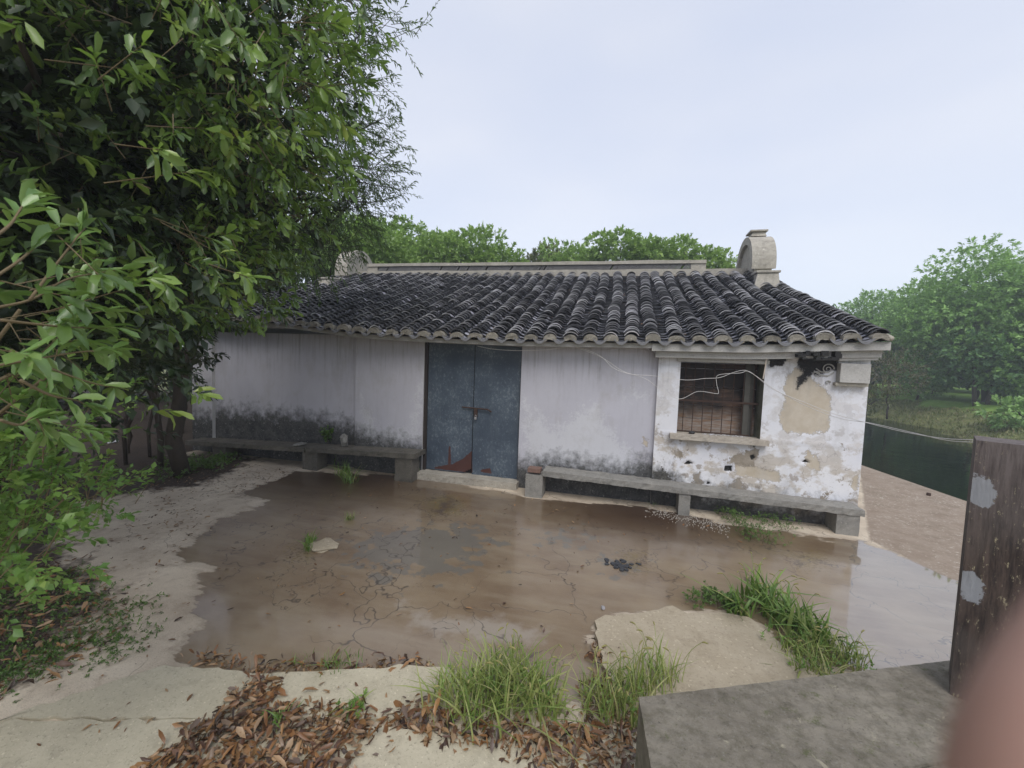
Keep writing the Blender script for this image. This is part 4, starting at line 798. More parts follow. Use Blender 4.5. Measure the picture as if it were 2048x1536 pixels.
# ================================================================== fallen leaves
CURL = .55
LIT = leafmat('fallen_leaf', [(.035,.02,.016), (.12,.055,.03), (.27,.125,.045), (.36,.19,.07), (.42,.28,.16), (.14,.10,.085)], .5, .08)
LITD = leafmat('leaf_mould', [(.02,.013,.01), (.035,.024,.018), (.06,.04,.028)], .7, .02)
def litter(name, px, n_, z, seed, L_=(.06,.105), pile=.03, label='', spread=None):
    r = np.random.default_rng(seed); poly = np.array(gp(px, z)); lo, hi = poly.min(0), poly.max(0); pts = []
    while len(pts) < n_:
        q = r.uniform(lo, hi, (n_*3, 2)); s = sdist(q, poly); q = q[(s+r.normal(size=len(s))*.035 > 0)]; pts += list(q)
    q = np.array(pts[:n_]); s = np.clip(sdist(q, poly), 0, .3)/.3
    P = np.concatenate([q, (z+.006+r.random((n_,1))*pile*s[:,None])], 1); az = r.uniform(0, 6.28, n_); el = r.normal(size=n_)*.38*(pile > .01)
    D = np.stack([np.cos(az)*np.cos(el), np.sin(az)*np.cos(el), np.sin(el)], 1); N = unit(np.array([0,0,1])+r.normal(size=(n_,3))*.6*(pile > .01)+r.normal(size=(n_,3))*.12)
    Ls = r.uniform(*L_, n_); Ls *= r.choice([.55,.8,1,1.2], n_); Ws = Ls*r.uniform(.26,.46,n_)
    P[:,2] += np.abs(D[:,2])*Ls*.3
    o = leafmesh(name, P, D, N, Ls, Ws, r.random(n_), LITD if seed == 9 else LIT, None, True); tag(o, label, 'leaf litter', kind='stuff'); return o
litter('leaf_litter', [(500,1355),(540,1352),(560,1380),(540,1410),(640,1412),(750,1428),(750,1470),(700,1530),(660,1600),(210,1600),(300,1520),(350,1475),(440,1425),(460,1390)], 1650, .036, 1, (.045,.085), .05, label='thick brown pile of fallen leaves at the bottom left of the path')
litter('leaf_litter', [(800,1400),(900,1420),(1000,1440),(1150,1440),(1270,1440),(1280,1500),(1285,1560),(1100,1560),(980,1500),(880,1480),(760,1450)], 900, .036, 2, (.045,.085), .04, label='brown fallen leaves caught under the green grass in front')
litter('leaf_litter', [(400,1305),(520,1330),(700,1330),(860,1318),(865,1330),(760,1340),(640,1345),(520,1350),(400,1335)], 260, .004, 3, (.04,.08), .03, label='line of wet brown leaves along the edge of the path slab')
litter('leaf_litter', [(1180,1280),(1215,1290),(1230,1380),(1280,1440),(1150,1430),(1200,1350)], 200, .02, 4, (.04,.075), .03, label='brown leaves beside the broken slab and grass')
litter('leaf_litter', [(-300,1450),(0,1400),(170,1340),(250,1220),(200,1140),(110,1120),(-300,1200)], 1300, .012, 5, (.04,.085), .012, label='scattered brown leaves over the soil under the left shrub')
litter('leaf_litter', [(300,940),(480,930),(600,935),(560,960),(470,985),(380,1060),(380,1080),(290,1010)], 550, .012, 6, (.03,.06), .006, label='thin scatter of reddish leaf bits near the left bench')
litter('leaf_litter', [(400,1250),(900,1250),(1180,1300),(1180,1100),(1700,1100),(1300,1020),(700,950),(450,1080)], 260, .003, 7, (.025,.06), .003, label='sparse leaf bits floating on the brown puddle')
litter('leaf_litter', [(110,1150),(300,1010),(420,1060),(350,1140),(400,1240),(340,1330),(200,1370),(120,1290),(230,1180)], 190, .014, 10, (.02,.065), .006, label='loose leaf bits over the pale dry strip left of the puddle')
litter('leaf_litter', [(0,1500),(400,1345),(950,1345),(900,1536)], 60, .036, 8, (.03,.07), .003, label='single dark leaves lying on the path slab')
litter('leaf_litter', [(-2200,1000),(386,880),(250,760),(-2200,760)], 1500, .0, 9, (.07,.13), .01, label='dark leaf mould on the ground beneath the big tree')
CURL = .18
# ================================================================== grasses and weeds
GRASS = leafmat('grass_blade', [(.08,.16,.03), (.13,.24,.045), (.20,.31,.065), (.32,.34,.11)], .5, .35, 0, False, 1.25)
GRASS_Y = leafmat('grass_blade_yellowish', [(.14,.21,.045), (.22,.29,.07), (.33,.37,.11), (.42,.38,.18)], .5, .35, 0, False, 1.2)
SEED = simple('seed_head', (.26,.24,.085), .9, .3, 60)
def blades(bases, H, W_, seed, lean=.6, seg=5):
    r = np.random.default_rng(seed); n_ = len(bases); az = r.uniform(0, 6.28, n_); Hh = H*r.uniform(.45, 1.1, n_); ln = np.abs(r.normal(size=n_))*lean*.7+.12
    t = np.linspace(0, 1, seg+1)[None]; out = np.stack([np.cos(az), np.sin(az)], 1)
    hor = (Hh*ln)[:,None]*t**1.8*1.3; ver = Hh[:,None]*(t-(.32*ln)[:,None]*t**2.6)
    C = np.zeros((n_, seg+1, 3)); C[...,:2] = bases[:,None,:2]+out[:,None]*hor[...,None]; C[...,2] = bases[:,2:3]+ver
    sd_ = np.stack([-np.sin(az+r.normal(size=n_)*.6), np.cos(az+r.normal(size=n_)*.6), r.normal(size=n_)*.2], 1); wd = (W_*r.uniform(.6,1.3,n_))[:,None]*(np.array([.6,1,1,.85,.55,.05])[None] if seg == 5 else (1-t**2))
    V = np.stack([C-sd_[:,None]*wd[...,None], C+sd_[:,None]*wd[...,None]], 2).reshape(-1, 3)
    o = (np.arange(n_)*(seg+1)*2)[:,None]; F = np.concatenate([o+np.array([[2*k,2*k+1,2*k+3,2*k+2]]) for k in range(seg)])
    return V, F, np.repeat(r.random(n_), (seg+1)*2), C
def clump(name, label, catg, px, n_, H, W_, seed, z=0., mat=GRASS, lean=.6, heads=0, group=None, spread=.05, weeds=0):
    r = np.random.default_rng(seed); pts = np.array([onz(u, v, z) for u, v in px]); k = r.integers(0, len(pts), n_)
    B = pts[k]+np.concatenate([r.normal(size=(n_,2))*spread, np.zeros((n_,1))], 1); B[:,2] = z-.005
    root = empty(name, tuple(pts.mean(0))); tag(root, label, catg, group)
    V, F, rn, C = blades(B, H, W_, seed, lean); npmesh('blades', V, [F], {'rnd': rn}, mat, root)
    if heads:
        mb = MB(); k = r.integers(0, len(pts), heads); Bh = pts[k]+np.concatenate([r.normal(size=(heads,2))*spread, np.zeros((heads,1))], 1); st = MB()
        for b in Bh:
            az = r.uniform(0, 6.28); hh = H*r.uniform(1.05, 1.55); ln = r.uniform(.15,.6)*H; P_ = []
            for i in range(9):
                t = i/8; P_.append(np.array([b[0]+math.cos(az)*ln*t**2, b[1]+math.sin(az)*ln*t**2, z+hh*(t-.12*t**3)]))
            st.tube(P_, [.0016]*9, 4, r=.6); e = P_[-1]; d0 = unit(P_[-1]-P_[-2]); Q_ = [e]
            hl = r.uniform(.035,.06)
            for i in range(6): d0 = unit(d0+np.array([math.cos(az)*.16, math.sin(az)*.16, -.2])); Q_.append(Q_[-1]+d0*hl/6)
            mb.tube(Q_, [.002,.0045,.0055,.0055,.005,.004,.0015], 6)
        st.build('stems', mat, root); mb.build('seed_heads', SEED, root, smooth=True)
    if weeds:
        k = r.integers(0, len(pts), weeds); P = pts[k]+np.concatenate([r.normal(size=(weeds,2))*spread*1.1, r.random((weeds,1))*H*.35], 1); A = unit(r.normal(size=(weeds,3))+[0,0,1.2])
        a = sprays(P, A, 7, H*.28, .03, .5, .1, seed+5); leafmesh('weed_leaves', *a[:6], GRASS, root, False)
    return root
clump('foxtail_grass', 'big tuft of yellow-green grass growing through leaves, left of the grey stone step', 'grass', [(900,1405),(940,1390),(990,1370),(1030,1350),(1060,1390),(1000,1420),(950,1430),(1090,1420),(1050,1400),(980,1390)], 620, .25, .005, 1, .03, GRASS_Y, .75, 26, 'foxtail grass clumps', .07, 60)
clump('foxtail_grass', 'thin pale grass tuft touching the corner of the grey stone step', 'grass', [(1190,1400),(1230,1420),(1260,1440),(1250,1380),(1280,1400),(1210,1440),(1300,1370),(1330,1365)], 330, .25, .0042, 2, .03, GRASS_Y, .6, 24, 'foxtail grass clumps', .06, 20)
clump('foxtail_grass', 'tall broad-bladed foxtail grass between the pale slab and bright puddle', 'grass', [(1480,1230),(1510,1210),(1540,1230),(1560,1250),(1600,1260),(1530,1200),(1580,1240),(1620,1280)], 280, .28, .0105, 3, .0, GRASS, .8, 24, 'foxtail grass clumps', .07, 50)
clump('foxtail_grass', 'leafy grass hanging over the back edge of the grey stone step', 'grass', [(1600,1330),(1650,1340),(1700,1330),(1640,1300),(1680,1310),(1590,1300),(1620,1350)], 300, .20, .005, 4, .0, GRASS_Y, .8, 8, 'foxtail grass clumps', .07, 70)
clump('weed_tuft', 'small weed growing under the left bench seat', 'weed', [(690,950),(680,930),(700,965)], 170, .30, .005, 5, 0, GRASS, .8, 0, 'weeds around the puddle', .06, 24)
clump('weed_tuft', 'dry little tuft standing alone in the puddle', 'weed', [(700,1040)], 50, .12, .003, 6, 0, GRASS_Y, .9, 0, 'weeds around the puddle', .03)
clump('weed_tuft', 'green weed beside the flat stone in the puddle', 'weed', [(617,1100),(622,1085)], 60, .16, .004, 7, 0, GRASS, .5, 0, 'weeds around the puddle', .03, 14)
clump('weed_tuft', 'reddish dry grass at the right end of the left bench', 'weed', [(825,955),(830,945)], 120, .22, .0025, 8, 0, GRASS_Y, .5, 0, 'weeds around the puddle', .04)
clump('weed_tuft', 'small grass sprigs at the edge of the path slab among wet leaves', 'weed', [(600,1320),(650,1330),(700,1322),(670,1335)], 90, .10, .0025, 9, .03, GRASS, .7, 0, 'weeds around the puddle', .04)
clump('weed_tuft', 'small green weed poking from the big leaf pile', 'weed', [(720,1410),(700,1420),(560,1440)], 60, .09, .004, 10, .04, GRASS, .9, 0, 'weeds around the puddle', .03, 8)
clump('weed_tuft', 'tiny sprigs under the long bench by the thin leg', 'weed', [(1310,1012),(1330,1008)], 30, .10, .003, 12, 0, GRASS, .7, 0, 'weeds around the puddle', .04)
WEED = leafmat('weed_leaf', [(.07,.14,.03), (.11,.21,.04), (.18,.30,.06)], .45, .3)
def bushlet(name, label, pxs, n_, h, L_, seed, z=0., mat=WEED, spread=.08, catg='plant', group=None, nl=8, W_=.45, base=None):
    r = np.random.default_rng(seed); pts = np.array([onz(u, v, z) for u, v in pxs]); k = r.integers(0, len(pts), n_)
    P = pts[k]+np.concatenate([r.normal(size=(n_,2))*spread, (r.random((n_,1))**.8)*h], 1); A = unit(r.normal(size=(n_,3))*[1,1,.5]+[0,0,.8])
    root = empty(name, tuple(pts.mean(0))); tag(root, label, catg, group)
    a = sprays(P, A, nl, L_*1.6, L_, W_, .1, seed); leafmesh('leaves', *a[:6], mat, root, False)
    B = P.copy(); B[:,2] = z; B[:,:2] = pts[k][:,:2]*.5+P[:,:2]*.5; sel = slice(0, max(6, n_//4)); twigmesh('stems', B[sel], P[sel], .003, .0015, TWIG, root); return root
bushlet('weed_bush', 'bright green leafy weed cushion at the left end of the grass by the pale slab', [(1395,1210),(1420,1200),(1440,1215),(1465,1220)], 150, .10, .03, 1, spread=.045)
bushlet('creeping_weed', 'spreading green weed under the long bench near its square end leg', [(1470,1050),(1510,1055),(1540,1050),(1500,1075),(1530,1085),(1570,1060),(1460,1040)], 330, .15, .028, 2, spread=.085, W_=.35)
bushlet('bench_sprout', 'small bright plant growing on the left bench against the wall', [(655,885)], 34, .22, .05, 3, .45, spread=.035, W_=.7)
bushlet('ground_cover', 'low dark weeds in the shade at the left end of the left bench', [(360,950),(390,940),(420,935),(350,930),(440,925)], 260, .10, .05, 4, spread=.18)
# ================================================================== LEFT SHRUB AND TREES
BIG = leafmat('broad_leaf', [(.04,.08,.02), (.07,.125,.028), (.11,.185,.036), (.17,.26,.045), (.27,.33,.07)], .36, .4, .4, True, 1.6)
BIG_SHADE = leafmat('shade_dark_leaf', [(.018,.035,.012), (.03,.055,.018), (.045,.08,.022)], .5, .04)  # shade of crown interior and undergrowth put into darker leaf colours
BIG_L = leafmat('broad_leaf_bright', [(.09,.18,.05), (.14,.26,.065), (.20,.34,.085), (.30,.42,.13)], .38, .3, .35, True, 1.0)
WIL = leafmat('narrow_leaf', [(.035,.06,.024), (.055,.095,.034), (.085,.13,.045), (.13,.17,.06)], .45, .4, 0, False, 1.6)
def crown_from(lobes, dens, L_, W_, nl, tw, seed, droop, inner=.7, up=.1):
    arr = []; tw_ = []
    for i, (u, v, dd, rx, ry, rz) in enumerate(lobes):
        c = dist(u, v, dd) if dd > 0 else np.array([u, v, -dd])
        n_ = int((dens[i] if isinstance(dens, list) else dens)*(rx*ry*rz)**(2/3)); P, A = shell(c, (rx,ry,rz), n_, seed+i, inner); A[:,2] += up
        a = sprays(P, A, nl, tw, L_, W_, droop, seed+50+i); arr.append(a[:6]); tw_.append(a[6])
    return cat(arr), np.concatenate([t[0] for t in tw_]), np.concatenate([t[1] for t in tw_])
# --- big broadleaf tree (left)
big = empty('broadleaf_tree', (-6.2, -2.6, 0)); tag(big, 'large dense dark-green tree filling the upper left, its branches hanging over the roof', 'tree')
BL = [(20,40,3.4,1.2,1.2,1.3),(230,40,3.8,1.15,1.15,1.1),(430,20,4.2,1.05,1.0,1.0),(505,110,4.3,.62,.8,.85),(120,270,3.6,1.1,1.0,.9),(330,250,4.1,.95,.9,.8),(470,270,4.5,.72,.8,.75),
      (160,430,4.2,1.0,.9,.7),(360,420,4.6,.85,.8,.6),(500,410,5.0,.62,.7,.5),(300,540,4.9,.85,.8,.45),(440,540,5.1,.65,.7,.42),(490,590,5.3,.35,.5,.28),(120,560,4.4,.9,.9,.45),(400,612,5.2,.28,.4,.16),
      (-150,150,3.0,1.2,1.2,1.6),(-250,420,3.0,1.0,1.2,1.2),(300,-250,4.2,1.6,1.5,1.2)]
DENS = [26,34,150,300,22,75,280,30,130,300,130,240,300,45,260,40,40,120]
(P, D, N, Ls, Ws, rn), ta, tb = crown_from(BL, DENS, .095, .42, 8, .15, 100, .18, .72, .05)
N = unit(N+np.random.default_rng(2).normal(size=N.shape)*.35)
leafmesh('crown', P, D, N, Ls, Ws, rn, BIG, big, True)
twigmesh('twigs', ta[::2]-unit(tb-ta)[::2]*.18, tb[::2], .0032, .0014, TWIG, big)
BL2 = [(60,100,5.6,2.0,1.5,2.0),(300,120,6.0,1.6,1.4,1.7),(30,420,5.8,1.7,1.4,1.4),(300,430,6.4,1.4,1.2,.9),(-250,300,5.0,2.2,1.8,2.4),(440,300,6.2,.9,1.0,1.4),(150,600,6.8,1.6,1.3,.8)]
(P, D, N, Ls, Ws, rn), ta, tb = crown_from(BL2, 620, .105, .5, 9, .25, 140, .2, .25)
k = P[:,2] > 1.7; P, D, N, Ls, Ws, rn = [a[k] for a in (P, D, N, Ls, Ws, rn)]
leafmesh('inner_crown', P, D, N, Ls, Ws, rn, BIG_SHADE, big, False)
mb = MB(); base = np.array([-7.5,-3.4,-.1]); fork = np.array([-6.8,-3.0,2.6]); limb(mb, base, fork, .15, .11, 1)
for i, l in enumerate(BL): limb(mb, fork, dist(*l[:3]), .055, .012, 200+i, .12)
mb.build('trunk', BARK, big, smooth=True)
shade_tree = empty('broadleaf_tree', (-6.9,-8.3,0)); tag(shade_tree, 'added canopy tree outside the left edge of the view, shading the left crown', 'tree')  # unseen canopy, added to keep light off the left crown's interior
OL = [(-7.0,-7.0,-5.3,1.7,2.0,1.1),(-5.6,-9.0,-5.0,1.6,1.3,1.1)]
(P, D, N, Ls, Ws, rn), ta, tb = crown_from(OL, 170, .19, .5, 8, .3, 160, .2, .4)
leafmesh('crown', P, D, N, Ls, Ws, rn, BIG_SHADE, shade_tree, False); mb = MB(); limb(mb, (-6.9,-8.3,-.1), (-6.2,-7.8,4.3), .16, .1, 5); mb.build('trunk', BARK, shade_tree, smooth=True)
# --- bright young branches near the viewer, far left
sh = empty('young_tree', (-4.2,-5.9,0)); tag(sh, 'bright green young tree with large leaves at the left edge', 'tree')
SL = [(-90,640,2.2,.34,.34,.42),(40,620,2.35,.14,.2,.2),(20,750,2.3,.2,.2,.16),(-90,830,2.2,.34,.34,.26),(110,740,2.35,.12,.14,.08),(-30,500,2.3,.16,.2,.12)]
(P, D, N, Ls, Ws, rn), ta, tb = crown_from(SL, 120, .105, .40, 8, .12, 220, .15, .35, .15)
leafmesh('crown', P, D, N, Ls, Ws, rn, BIG_L, sh, True); twigmesh('twigs', ta-unit(tb-ta)*.12, tb, .0024, .0012, TWIG, sh)
# long reaching twigs with leaves
reach = [[(-40,620),(60,600),(130,560),(200,545),(240,540)],[(20,700),(110,740),(180,765),(230,775)],[(0,640),(90,650),(150,655),(230,655)],[(0,730),(60,720),(150,705),(220,700)],[(-20,560),(40,520),(90,475),(120,455)],[(60,600),(100,545),(150,480),(170,455)],[(-20,480),(20,450),(40,420),(52,400)],[(40,760),(100,790),(150,800),(175,812)],[(0,840),(40,850),(70,835),(90,870)]]
arr = []; mbt = MB()
for i, rc in enumerate(reach):
    pts = smoothpts([dist(u, v, 2.05-.02*i+.03*k) for k, (u, v) in enumerate(rc)], 5); mbt.tube(pts, [.005-.0035*j/len(pts) for j in range(len(pts))], 5)
    r = np.random.default_rng(300+i); idx = np.linspace(len(pts)*.3, len(pts)-1, 9).astype(int); Pp = np.array([pts[j] for j in idx]); Aa = np.array([unit(pts[j]-pts[j-1]) for j in idx])
    ps = np.repeat(Pp, [1]*8+[3], axis=0); aa = np.repeat(Aa, [1]*8+[3], axis=0)+r.normal(size=(11,3))*.55+[0,0,-.05]; m = len(ps)
    arr.append((ps, unit(aa), unit(np.array([0,0,1])+r.normal(size=(m,3))*.4), r.uniform(.06,.105,m), r.uniform(.026,.042,m), r.uniform(.3,1,m)))
leafmesh('reaching_leaves', *cat(arr), BIG_L, sh, True); 
for q in range(5): limb(mbt, (-4.2,-5.9,-.05), dist(*SL[q][:3]), .016, .006, 310+q, .15)
mbt.build('trunk', TWIG, sh, smooth=True)
# --- shrub lower left
SHR = leafmat('shrub_leaf', [(.09,.18,.04), (.14,.27,.055), (.21,.36,.08), (.34,.44,.12)], .45, .35, 0, False, 1.05)
sb = empty('leafy_shrub', (-3.9,-3.6,0)); tag(sb, 'low green shrub with small round leaves at the left edge, above the fallen leaves', 'shrub')
HL = [(-60,1010,2.9,.42,.4,.38),(30,965,3.2,.30,.4,.2),(110,985,3.5,.24,.3,.10),(-90,1110,2.6,.36,.3,.24),(190,990,3.7,.20,.24,.07),(0,1080,2.75,.26,.25,.2),(-250,950,2.8,.7,.7,.6)]
(P, D, N, Ls, Ws, rn), ta, tb = crown_from(HL, 900, .042, .62, 8, .10, 240, .1, .3, .3)
k = P[:,2] > .01; leafmesh('crown', P[k], D[k], N[k], Ls[k], Ws[k], rn[k], SHR, sb, False); k = (ta[:,2] > 0); twigmesh('stems', ta[k][::3]-[0,0,.1], tb[k][::3], .003, .0015, TWIG, sb)
gc = [(40,1200),(-20,1250),(100,1170),(60,1330),(-40,1380),(130,1300),(20,1290),(150,1210),(240,1230),(230,1290)]
bushlet('ground_cover', 'patchy low green weeds over the leaf-strewn soil at the bottom left', gc, 1500, .03, .02, 21, spread=.13)
# --- fine-leaved tree behind
wl = empty('fine_leaved_tree', (-9.6, 1.2, 0)); tag(wl, 'tall airy tree with narrow leaves rising behind the dark tree against the sky', 'tree')
FL = [(600,40,8.0,1.35,1.3,1.2),(560,220,8.0,1.5,1.3,1.2),(650,160,8.3,.7,.9,.75),(680,300,8.6,.85,.9,.7),(640,420,8.8,1.1,1.0,.7),(720,350,8.8,.55,.7,.42),(600,500,8.2,.8,.8,.45),(700,410,8.8,.55,.6,.3),(540,-120,8.0,1.6,1.5,1.3)]
(P, D, N, Ls, Ws, rn), ta, tb = crown_from(FL, [150,230,170,260,330,240,330,300,150], .085, .26, 12, .42, 260, .3, .45, 0)
leafmesh('crown', P, D, N, Ls, Ws, rn, WIL, wl, False); twigmesh('twigs', ta-unit(tb-ta)*.1, tb, .005, .002, BARK, wl)
arr = []; mbt = MB()
for i, rc in enumerate([[(660,170),(700,168),(750,165),(795,195)],[(690,250),(740,265),(790,285),(815,300)],[(640,60),(690,30),(740,20)],[(650,110),(700,60),(735,55)],[(700,330),(760,340),(812,345)],[(700,360),(760,372),(808,378)],[(690,130),(720,115),(738,108)],[(640,20),(680,-10),(720,-20)],[(720,260),(760,240),(770,235)],[(680,400),(740,405),(775,398)]]):
    pts = smoothpts([dist(u, v, 8.3) for u, v in rc], 8); mbt.tube(pts, [.012-.009*j/len(pts) for j in range(len(pts))], 5); r = np.random.default_rng(400+i)
    idx = np.linspace(len(pts)*.15, len(pts)-1, 12).astype(int); Pp = np.array([pts[j] for j in idx]); Aa = np.array([unit(pts[j]-pts[j-1]) for j in idx])+r.normal(size=(12,3))*.6
    a = sprays(Pp, unit(Aa+[0,0,-.1]), 11, .26, .085, .26, .3, 420+i); arr.append(a[:6])
leafmesh('outer_leaves', *cat(arr), WIL, wl, False)
fork = np.array([-9.0,1.2,3.0]); limb(mbt, (-9.7,1.2,-.1), fork, .16, .12, 9)
for i, l in enumerate(FL): limb(mbt, fork, dist(*l[:3]), .07, .015, 430+i, .1)
mbt.build('trunk', BARK, wl, smooth=True)
# --- undergrowth behind the house's left corner
UND = leafmat('undergrowth_leaf', [(.02,.04,.012), (.04,.07,.02), (.08,.13,.03), (.15,.20,.05)], .5, .35)
def simpletree(name, label, px, dd, h, r0, L_, dens, mat, seed, group, W_=.5, tr=.07, base=None, squash=.8, nlobe=5, catg='tree', nl=7, tw=.3):
    c = dist(px[0], px[1], dd); r = np.random.default_rng(seed); lob = [(c[0], c[1], c[2], r0*.8, r0*.8, r0*.7*squash)]
    for i in range(nlobe):
        a = 2*math.pi*i/nlobe+r.uniform(-.4,.4); rr_ = r0*r.uniform(.45,.75); lob.append((c[0]+math.cos(a)*rr_, c[1]+math.sin(a)*rr_, c[2]+r.uniform(-.45,.5)*r0*squash, r0*r.uniform(.38,.6), r0*r.uniform(.38,.6), r0*r.uniform(.3,.45)*squash))
    b = (c[0]+r.uniform(-.2,.2)*r0, c[1]+.1*r0, base if base is not None else 0.)
    return tree(name, label, catg, b, c[2]-b[2]+r0*.2, lob, L_, W_, mat, dens, seed, group, tr, nl=nl, tw=tw)
for i, (u, v, dd, r0, lb) in enumerate([(345,735,13,1.1,'yellowish bush glimpsed beneath the dark tree at the left of the house'),(230,690,11,1.4,'dark bush under the big tree behind the shaded ground'),(80,700,9,1.6,'dark shrub deep in the shade at the left edge'),(300,640,16,2.2,'tree seen through the gap left of the house wall'),(160,600,14,2.6,'shaded tree behind the big dark tree'),(-100,650,8,2.0,'dense shrub beyond the left edge of the view')]):
    simpletree('undergrowth_bush', lb, (u, v), dd, 2, r0, .13, 60, UND if i in (0,3) else BIG_SHADE, 500+i, 'bushes under the trees on the left', .5, .05, 0., .9, catg='bush')
# thin dark stems in the shade
for i, (u, v0, v1, dd, lb) in enumerate([(318,640,800,9.5,'thin leaning dark trunk in the shade left of the house'),(298,690,790,10.5,'slender dark stem left of the leaning trunk'),(366,640,880,8.9,'thick dark trunk against the left corner of the house'),(250,700,820,10,'crooked sapling stem under the dark tree')]):
    a = dist(u, v1, dd); b = dist(u-25 if i == 0 else u+6, v0, dd); a[2] = -.05; mb = MB(); r0 = (.05,.03,.13,.035)[i]; limb(mb, a, b+np.array([0,0,.8]), r0, r0*.5, 520+i, .15); limb(mb, a+(b-a)*.6, b+np.array([-.8,.2,.7]), r0*.5, r0*.2, 530+i, .15); limb(mb, a+(b-a)*.7, b+np.array([.7,.1,.6]), r0*.45, r0*.2, 540+i, .15)
    o = mb.build('tree_trunk', BARK, smooth=True); tag(o, lb, 'tree trunk', 'trunks in the shade left of the house')
# ================================================================== TREES BEHIND THE ROOF
CAMPH = leafmat('camphor_leaf', [(.12,.185,.055), (.17,.26,.07), (.23,.34,.09), (.30,.39,.12)], .5, .4, 0, False, 1.75)
CAMPH_Y = leafmat('camphor_leaf_yellowing', [(.09,.11,.035), (.13,.15,.05), (.19,.19,.07), (.22,.18,.09)], .5, .3)
for i, (u, v, dd, r0, lb, mt) in enumerate([
    (925,523,20,2.05,'rounded green tree top directly behind the middle of the ridge',CAMPH),(835,533,20,1.75,'green tree behind the ridge just left of the tallest rounded crown',CAMPH),(770,508,22,1.9,'darker tree behind the ridge beside the left rounded gable',CAMPH),
    (1000,548,19,1.55,'low green crown behind the ridge where the tallest crown slopes down',CAMPH),(1090,545,24,1.6,'sparse yellowish tree between the two green groups behind the roof',CAMPH_Y),(1145,530,22,1.35,'small pale tree at the left end of the wide right-hand group behind the roof',CAMPH),
    (1235,523,20,1.75,'broad green crown behind the right half of the ridge',CAMPH),(1320,533,20,1.6,'green tree top behind the ridge, second from the right gable',CAMPH),(1400,548,20,1.25,'low green tree top behind the ridge nearest to the right gable',CAMPH),(700,500,17,2.0,'bluish green tree behind the left rounded gable',CAMPH)]):
    simpletree('camphor_tree', lb, (u, v), dd, 6, r0, .16, 250, mt, 600+i, 'trees behind the roof', .55, .12, 0., .85, 8, nl=9, tw=.16)
# ================================================================== ACROSS THE RIVER
RT = leafmat('riverside_leaf', [(.10,.175,.06), (.14,.24,.07), (.20,.32,.095), (.26,.38,.13)], .5, .35, 0, False, 2.0)
RT2 = leafmat('riverside_leaf_dark', [(.04,.085,.04), (.06,.12,.05), (.09,.165,.06), (.13,.21,.08)], .5, .35, 0, False, 2.2)
for i, (u, v, dd, r0, sq, lb, mt, n_) in enumerate([
    (1995,640,27,3.7,.95,'largest green tree across the river at the right edge',RT,10),(1885,660,30,2.7,.85,'green tree across the river, left of the largest one',RT,9),(1765,640,33,2.5,.75,'round-topped tree across the river nearest to the roof edge',RT,8),
    (1740,705,31,2.3,.8,'dark tree low behind the eave across the river',RT2,7),(1955,725,25,2.0,.7,'two-stemmed dark tree standing on the lawn across the river',RT2,7),(1850,745,28,1.6,.8,'bushy tree at the back of the lawn across the river',RT,6),
    (2120,640,26,3.6,1,'tall tree just beyond the right edge across the river',RT,8),(2052,838,20,.75,.7,'low leafy bush on the far river bank beside the post',RT,5),(1700,680,36,2.6,.8,'tree far across the river hidden partly by the eave',RT,6),(1880,700,38,3.4,.8,'dark tree line behind the lawn across the river',RT2,7),(2080,700,36,3.6,.9,'dark backdrop tree behind the lawn at the right edge',RT2,7)]):
    simpletree('riverside_tree', lb, (u, v), dd*1.45, 8, r0*1.45, .21, 100 if r0 > 2 else 130, mt, 700+i, 'trees across the river', .55, .20 if r0 > 2 else .08, .3, sq, n_, nl=9, tw=.3)
BR = leafmat('brown_twiggy', [(.07,.055,.035), (.11,.09,.055), (.12,.12,.05), (.16,.14,.08)], .6, .2)
simpletree('riverside_bush', 'brownish half-bare bush on the far bank right beside the house corner', (1778,752), 30, 2, 1.7, .13, 110, BR, 760, 'bushes on the far river bank', .4, .05, -.1, 1., 6, catg='bush')
simpletree('riverside_bush', 'green scrub left of the brown bush on the far bank', (1735,795), 29, 1.5, 1.0, .15, 110, CAMPH_Y, 761, 'bushes on the far river bank', .4, .05, -.2, .8, 6, catg='bush')
mb = MB(); c = dist(1962, 800, 35); zt = float(zz(np.array([c[0]]), np.array([c[1]]))[0])
limb(mb, (c[0]-.25,c[1],zt-.1), (c[0]-.5,c[1],c[2]+2.2), .11, .07, 1, .05); limb(mb, (c[0]+.3,c[1],zt-.1), (c[0]+.8,c[1],c[2]+2.2), .10, .07, 2, .05)
o = mb.build('tree_trunk', BARK, smooth=True); tag(o, 'pair of dark trunks on the lawn across the river', 'tree trunk')
FWM = leafmat('far_wood_leaf', [(.04,.08,.035), (.07,.13,.05), (.11,.18,.065), (.15,.22,.08)], .6, .2)
def wood(label, pts, h, n_, L_, seed, thick=4):
    r = np.random.default_rng(seed); pts = np.array(pts, float); k = r.integers(0, len(pts)-1, n_); t = r.random((n_,1)); c = pts[k]*(1-t)+pts[k+1]*t
    hh = h*(.75+.25*np.sin(c[:,0]*.35+seed)*np.cos(c[:,1]*.27)); P = np.stack([c[:,0]+r.normal(size=n_)*thick*.4, c[:,1]+r.normal(size=n_)*thick*.4, .2+hh*r.random(n_)**.8], 1); A = unit(r.normal(size=(n_,3))+[0,0,.5])
    a = sprays(P, A, 7, L_*1.5, L_, .55, .1, seed); o = leafmesh('far_wood', *a[:6], FWM, None, False); tag(o, label, 'wood', kind='stuff')
wood('solid line of dark green trees closing off the lawn far across the river', [(8,62),(27,58),(43,49),(53,34),(58,12)], 10, 9000, .65, 41)
wood('dark mass of woodland in the shade beyond the left side of the house', [(-17,-12),(-19,-4),(-19,4),(-17,12),(-12,22),(-4,26)], 8, 8000, .45, 42, 3)
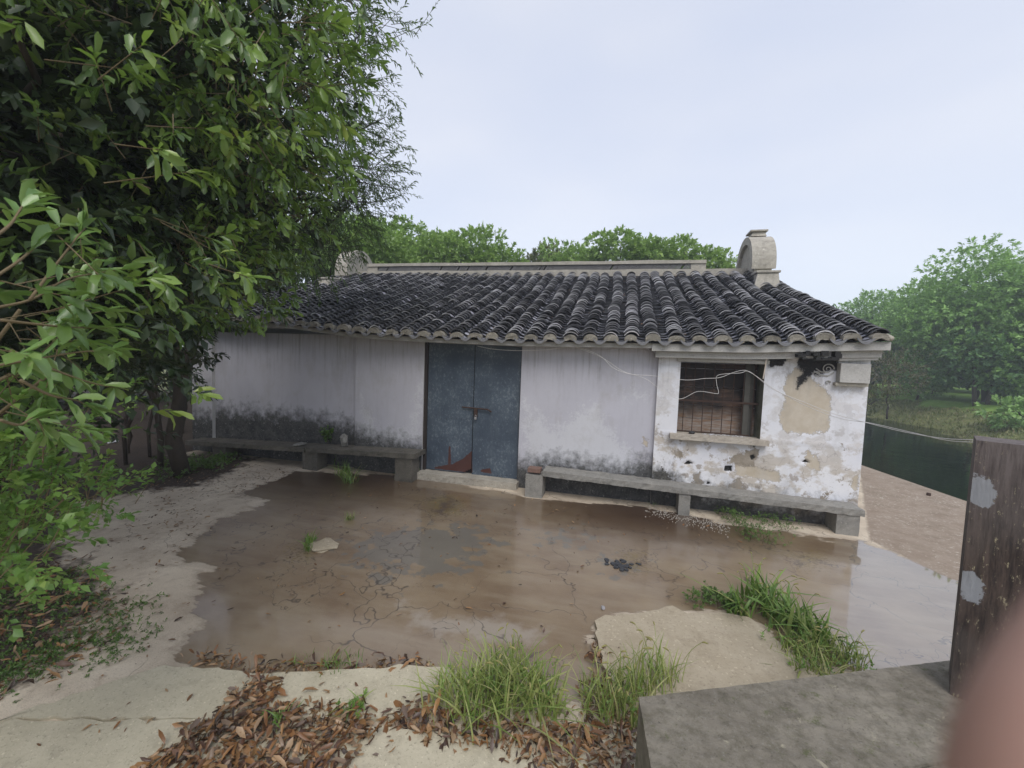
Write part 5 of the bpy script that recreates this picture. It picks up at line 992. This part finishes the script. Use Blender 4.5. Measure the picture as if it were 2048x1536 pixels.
# bank grass
r = np.random.default_rng(33); n_ = 16000; y = r.uniform(-2, 34, n_); off = r.uniform(-.2, 3.0, n_)**1.0; x = bank_x(y)+off-.1; z = zz(x, y)
V, F, rn, C = blades(np.stack([x, y, z-.03], 1), .27, .018, 34, .9, 5)
o = npmesh('bank_grass', V, [F], {'rnd': rn}, leafmat('bank_grass', [(.14,.17,.05), (.22,.25,.08), (.32,.32,.13), (.36,.30,.18)], .6, .3)); tag(o, 'long rank grass covering the far river bank', 'grass', kind='stuff')
# ================================================================== FINGER near the lens
def person():
    root = empty('person', tuple(dist(2000, 1450, .075))); tag(root, 'blurred pinkish finger of the photographer reaching up at the lower right corner', 'person')
    me = bpy.data.meshes.new('body'); bm = bmesh.new(); lay = bm.verts.layers.skin.verify()
    def chain(pts, rads, start=None):
        prev = start
        for p, r_ in zip(pts, rads):
            v = bm.verts.new(p); v[lay].radius = (r_, r_*.92)
            if prev is not None: bm.edges.new((prev, v))
            prev = v
        return prev
    D0 = .085
    f = [dist(2275, 1120, D0+.010), dist(2240, 1240, D0+.008), dist(2145, 1430, D0), dist(2115, 1580, D0-.002), dist(2140, 1790, D0-.004), dist(2220, 1980, D0)]
    palm = bm.verts.new(dist(2450, 2250, D0+.02)); palm[lay].radius = (.026,.018); palm[lay].use_root = True
    a = chain([tuple(p) for p in f[::-1]], [.011,.0105,.0098,.0088,.0078,.0058], palm)
    for k, (du, dv) in enumerate(((220,60),(420,100),(600,200))):
        g_ = [dist(2420+du*.5, 2050+dv, D0+.02), dist(2380+du, 1800+dv, D0+.03), dist(2330+du, 1560+dv, D0+.035), dist(2350+du, 1380+dv, D0+.03)]
        chain([tuple(p) for p in g_], [.011,.0095,.0088,.006], palm)
    chain([tuple(dist(2750, 2700, D0+.03)), tuple(dist(3100, 3400, D0+.04))], [.028,.03], palm)
    bm.to_mesh(me); bm.free()
    n = NT('skin'); nn = n.noise(60, 4); n.pbsdf(n.mix(nn, (.33,.19,.145), (.40,.24,.19)), .5, Subsurface_Weight=.15, Subsurface_Radius=(.01,.004,.002)); o = link('body', me, n.done(), root)
    o.matrix_parent_inverse = Matrix.Translation(root.location).inverted()
    m = o.modifiers.new('skin', 'SKIN'); s = o.modifiers.new('sub', 'SUBSURF'); s.levels = 2; s.render_levels = 2
    m.use_smooth_shade = True
person()
# ================================================================== HAZE (thin damp air)
mb = MB(); mb.box(-620, 620, -80, 620, -3.3, 14); hz = mb.build('haze', None); tag(hz, kind='stuff')
hm = bpy.data.materials.new('haze'); hm.use_nodes = True; hm.node_tree.nodes.clear(); o_ = hm.node_tree.nodes.new('ShaderNodeOutputMaterial'); v_ = hm.node_tree.nodes.new('ShaderNodeVolumePrincipled')
v_.inputs['Color'].default_value = (.86,.91,1,1); v_.inputs['Density'].default_value = .003; v_.inputs['Anisotropy'].default_value = .2; hm.node_tree.links.new(v_.outputs[0], o_.inputs[1]); hz.data.materials.append(hm)
S.cycles.volume_bounces = 1
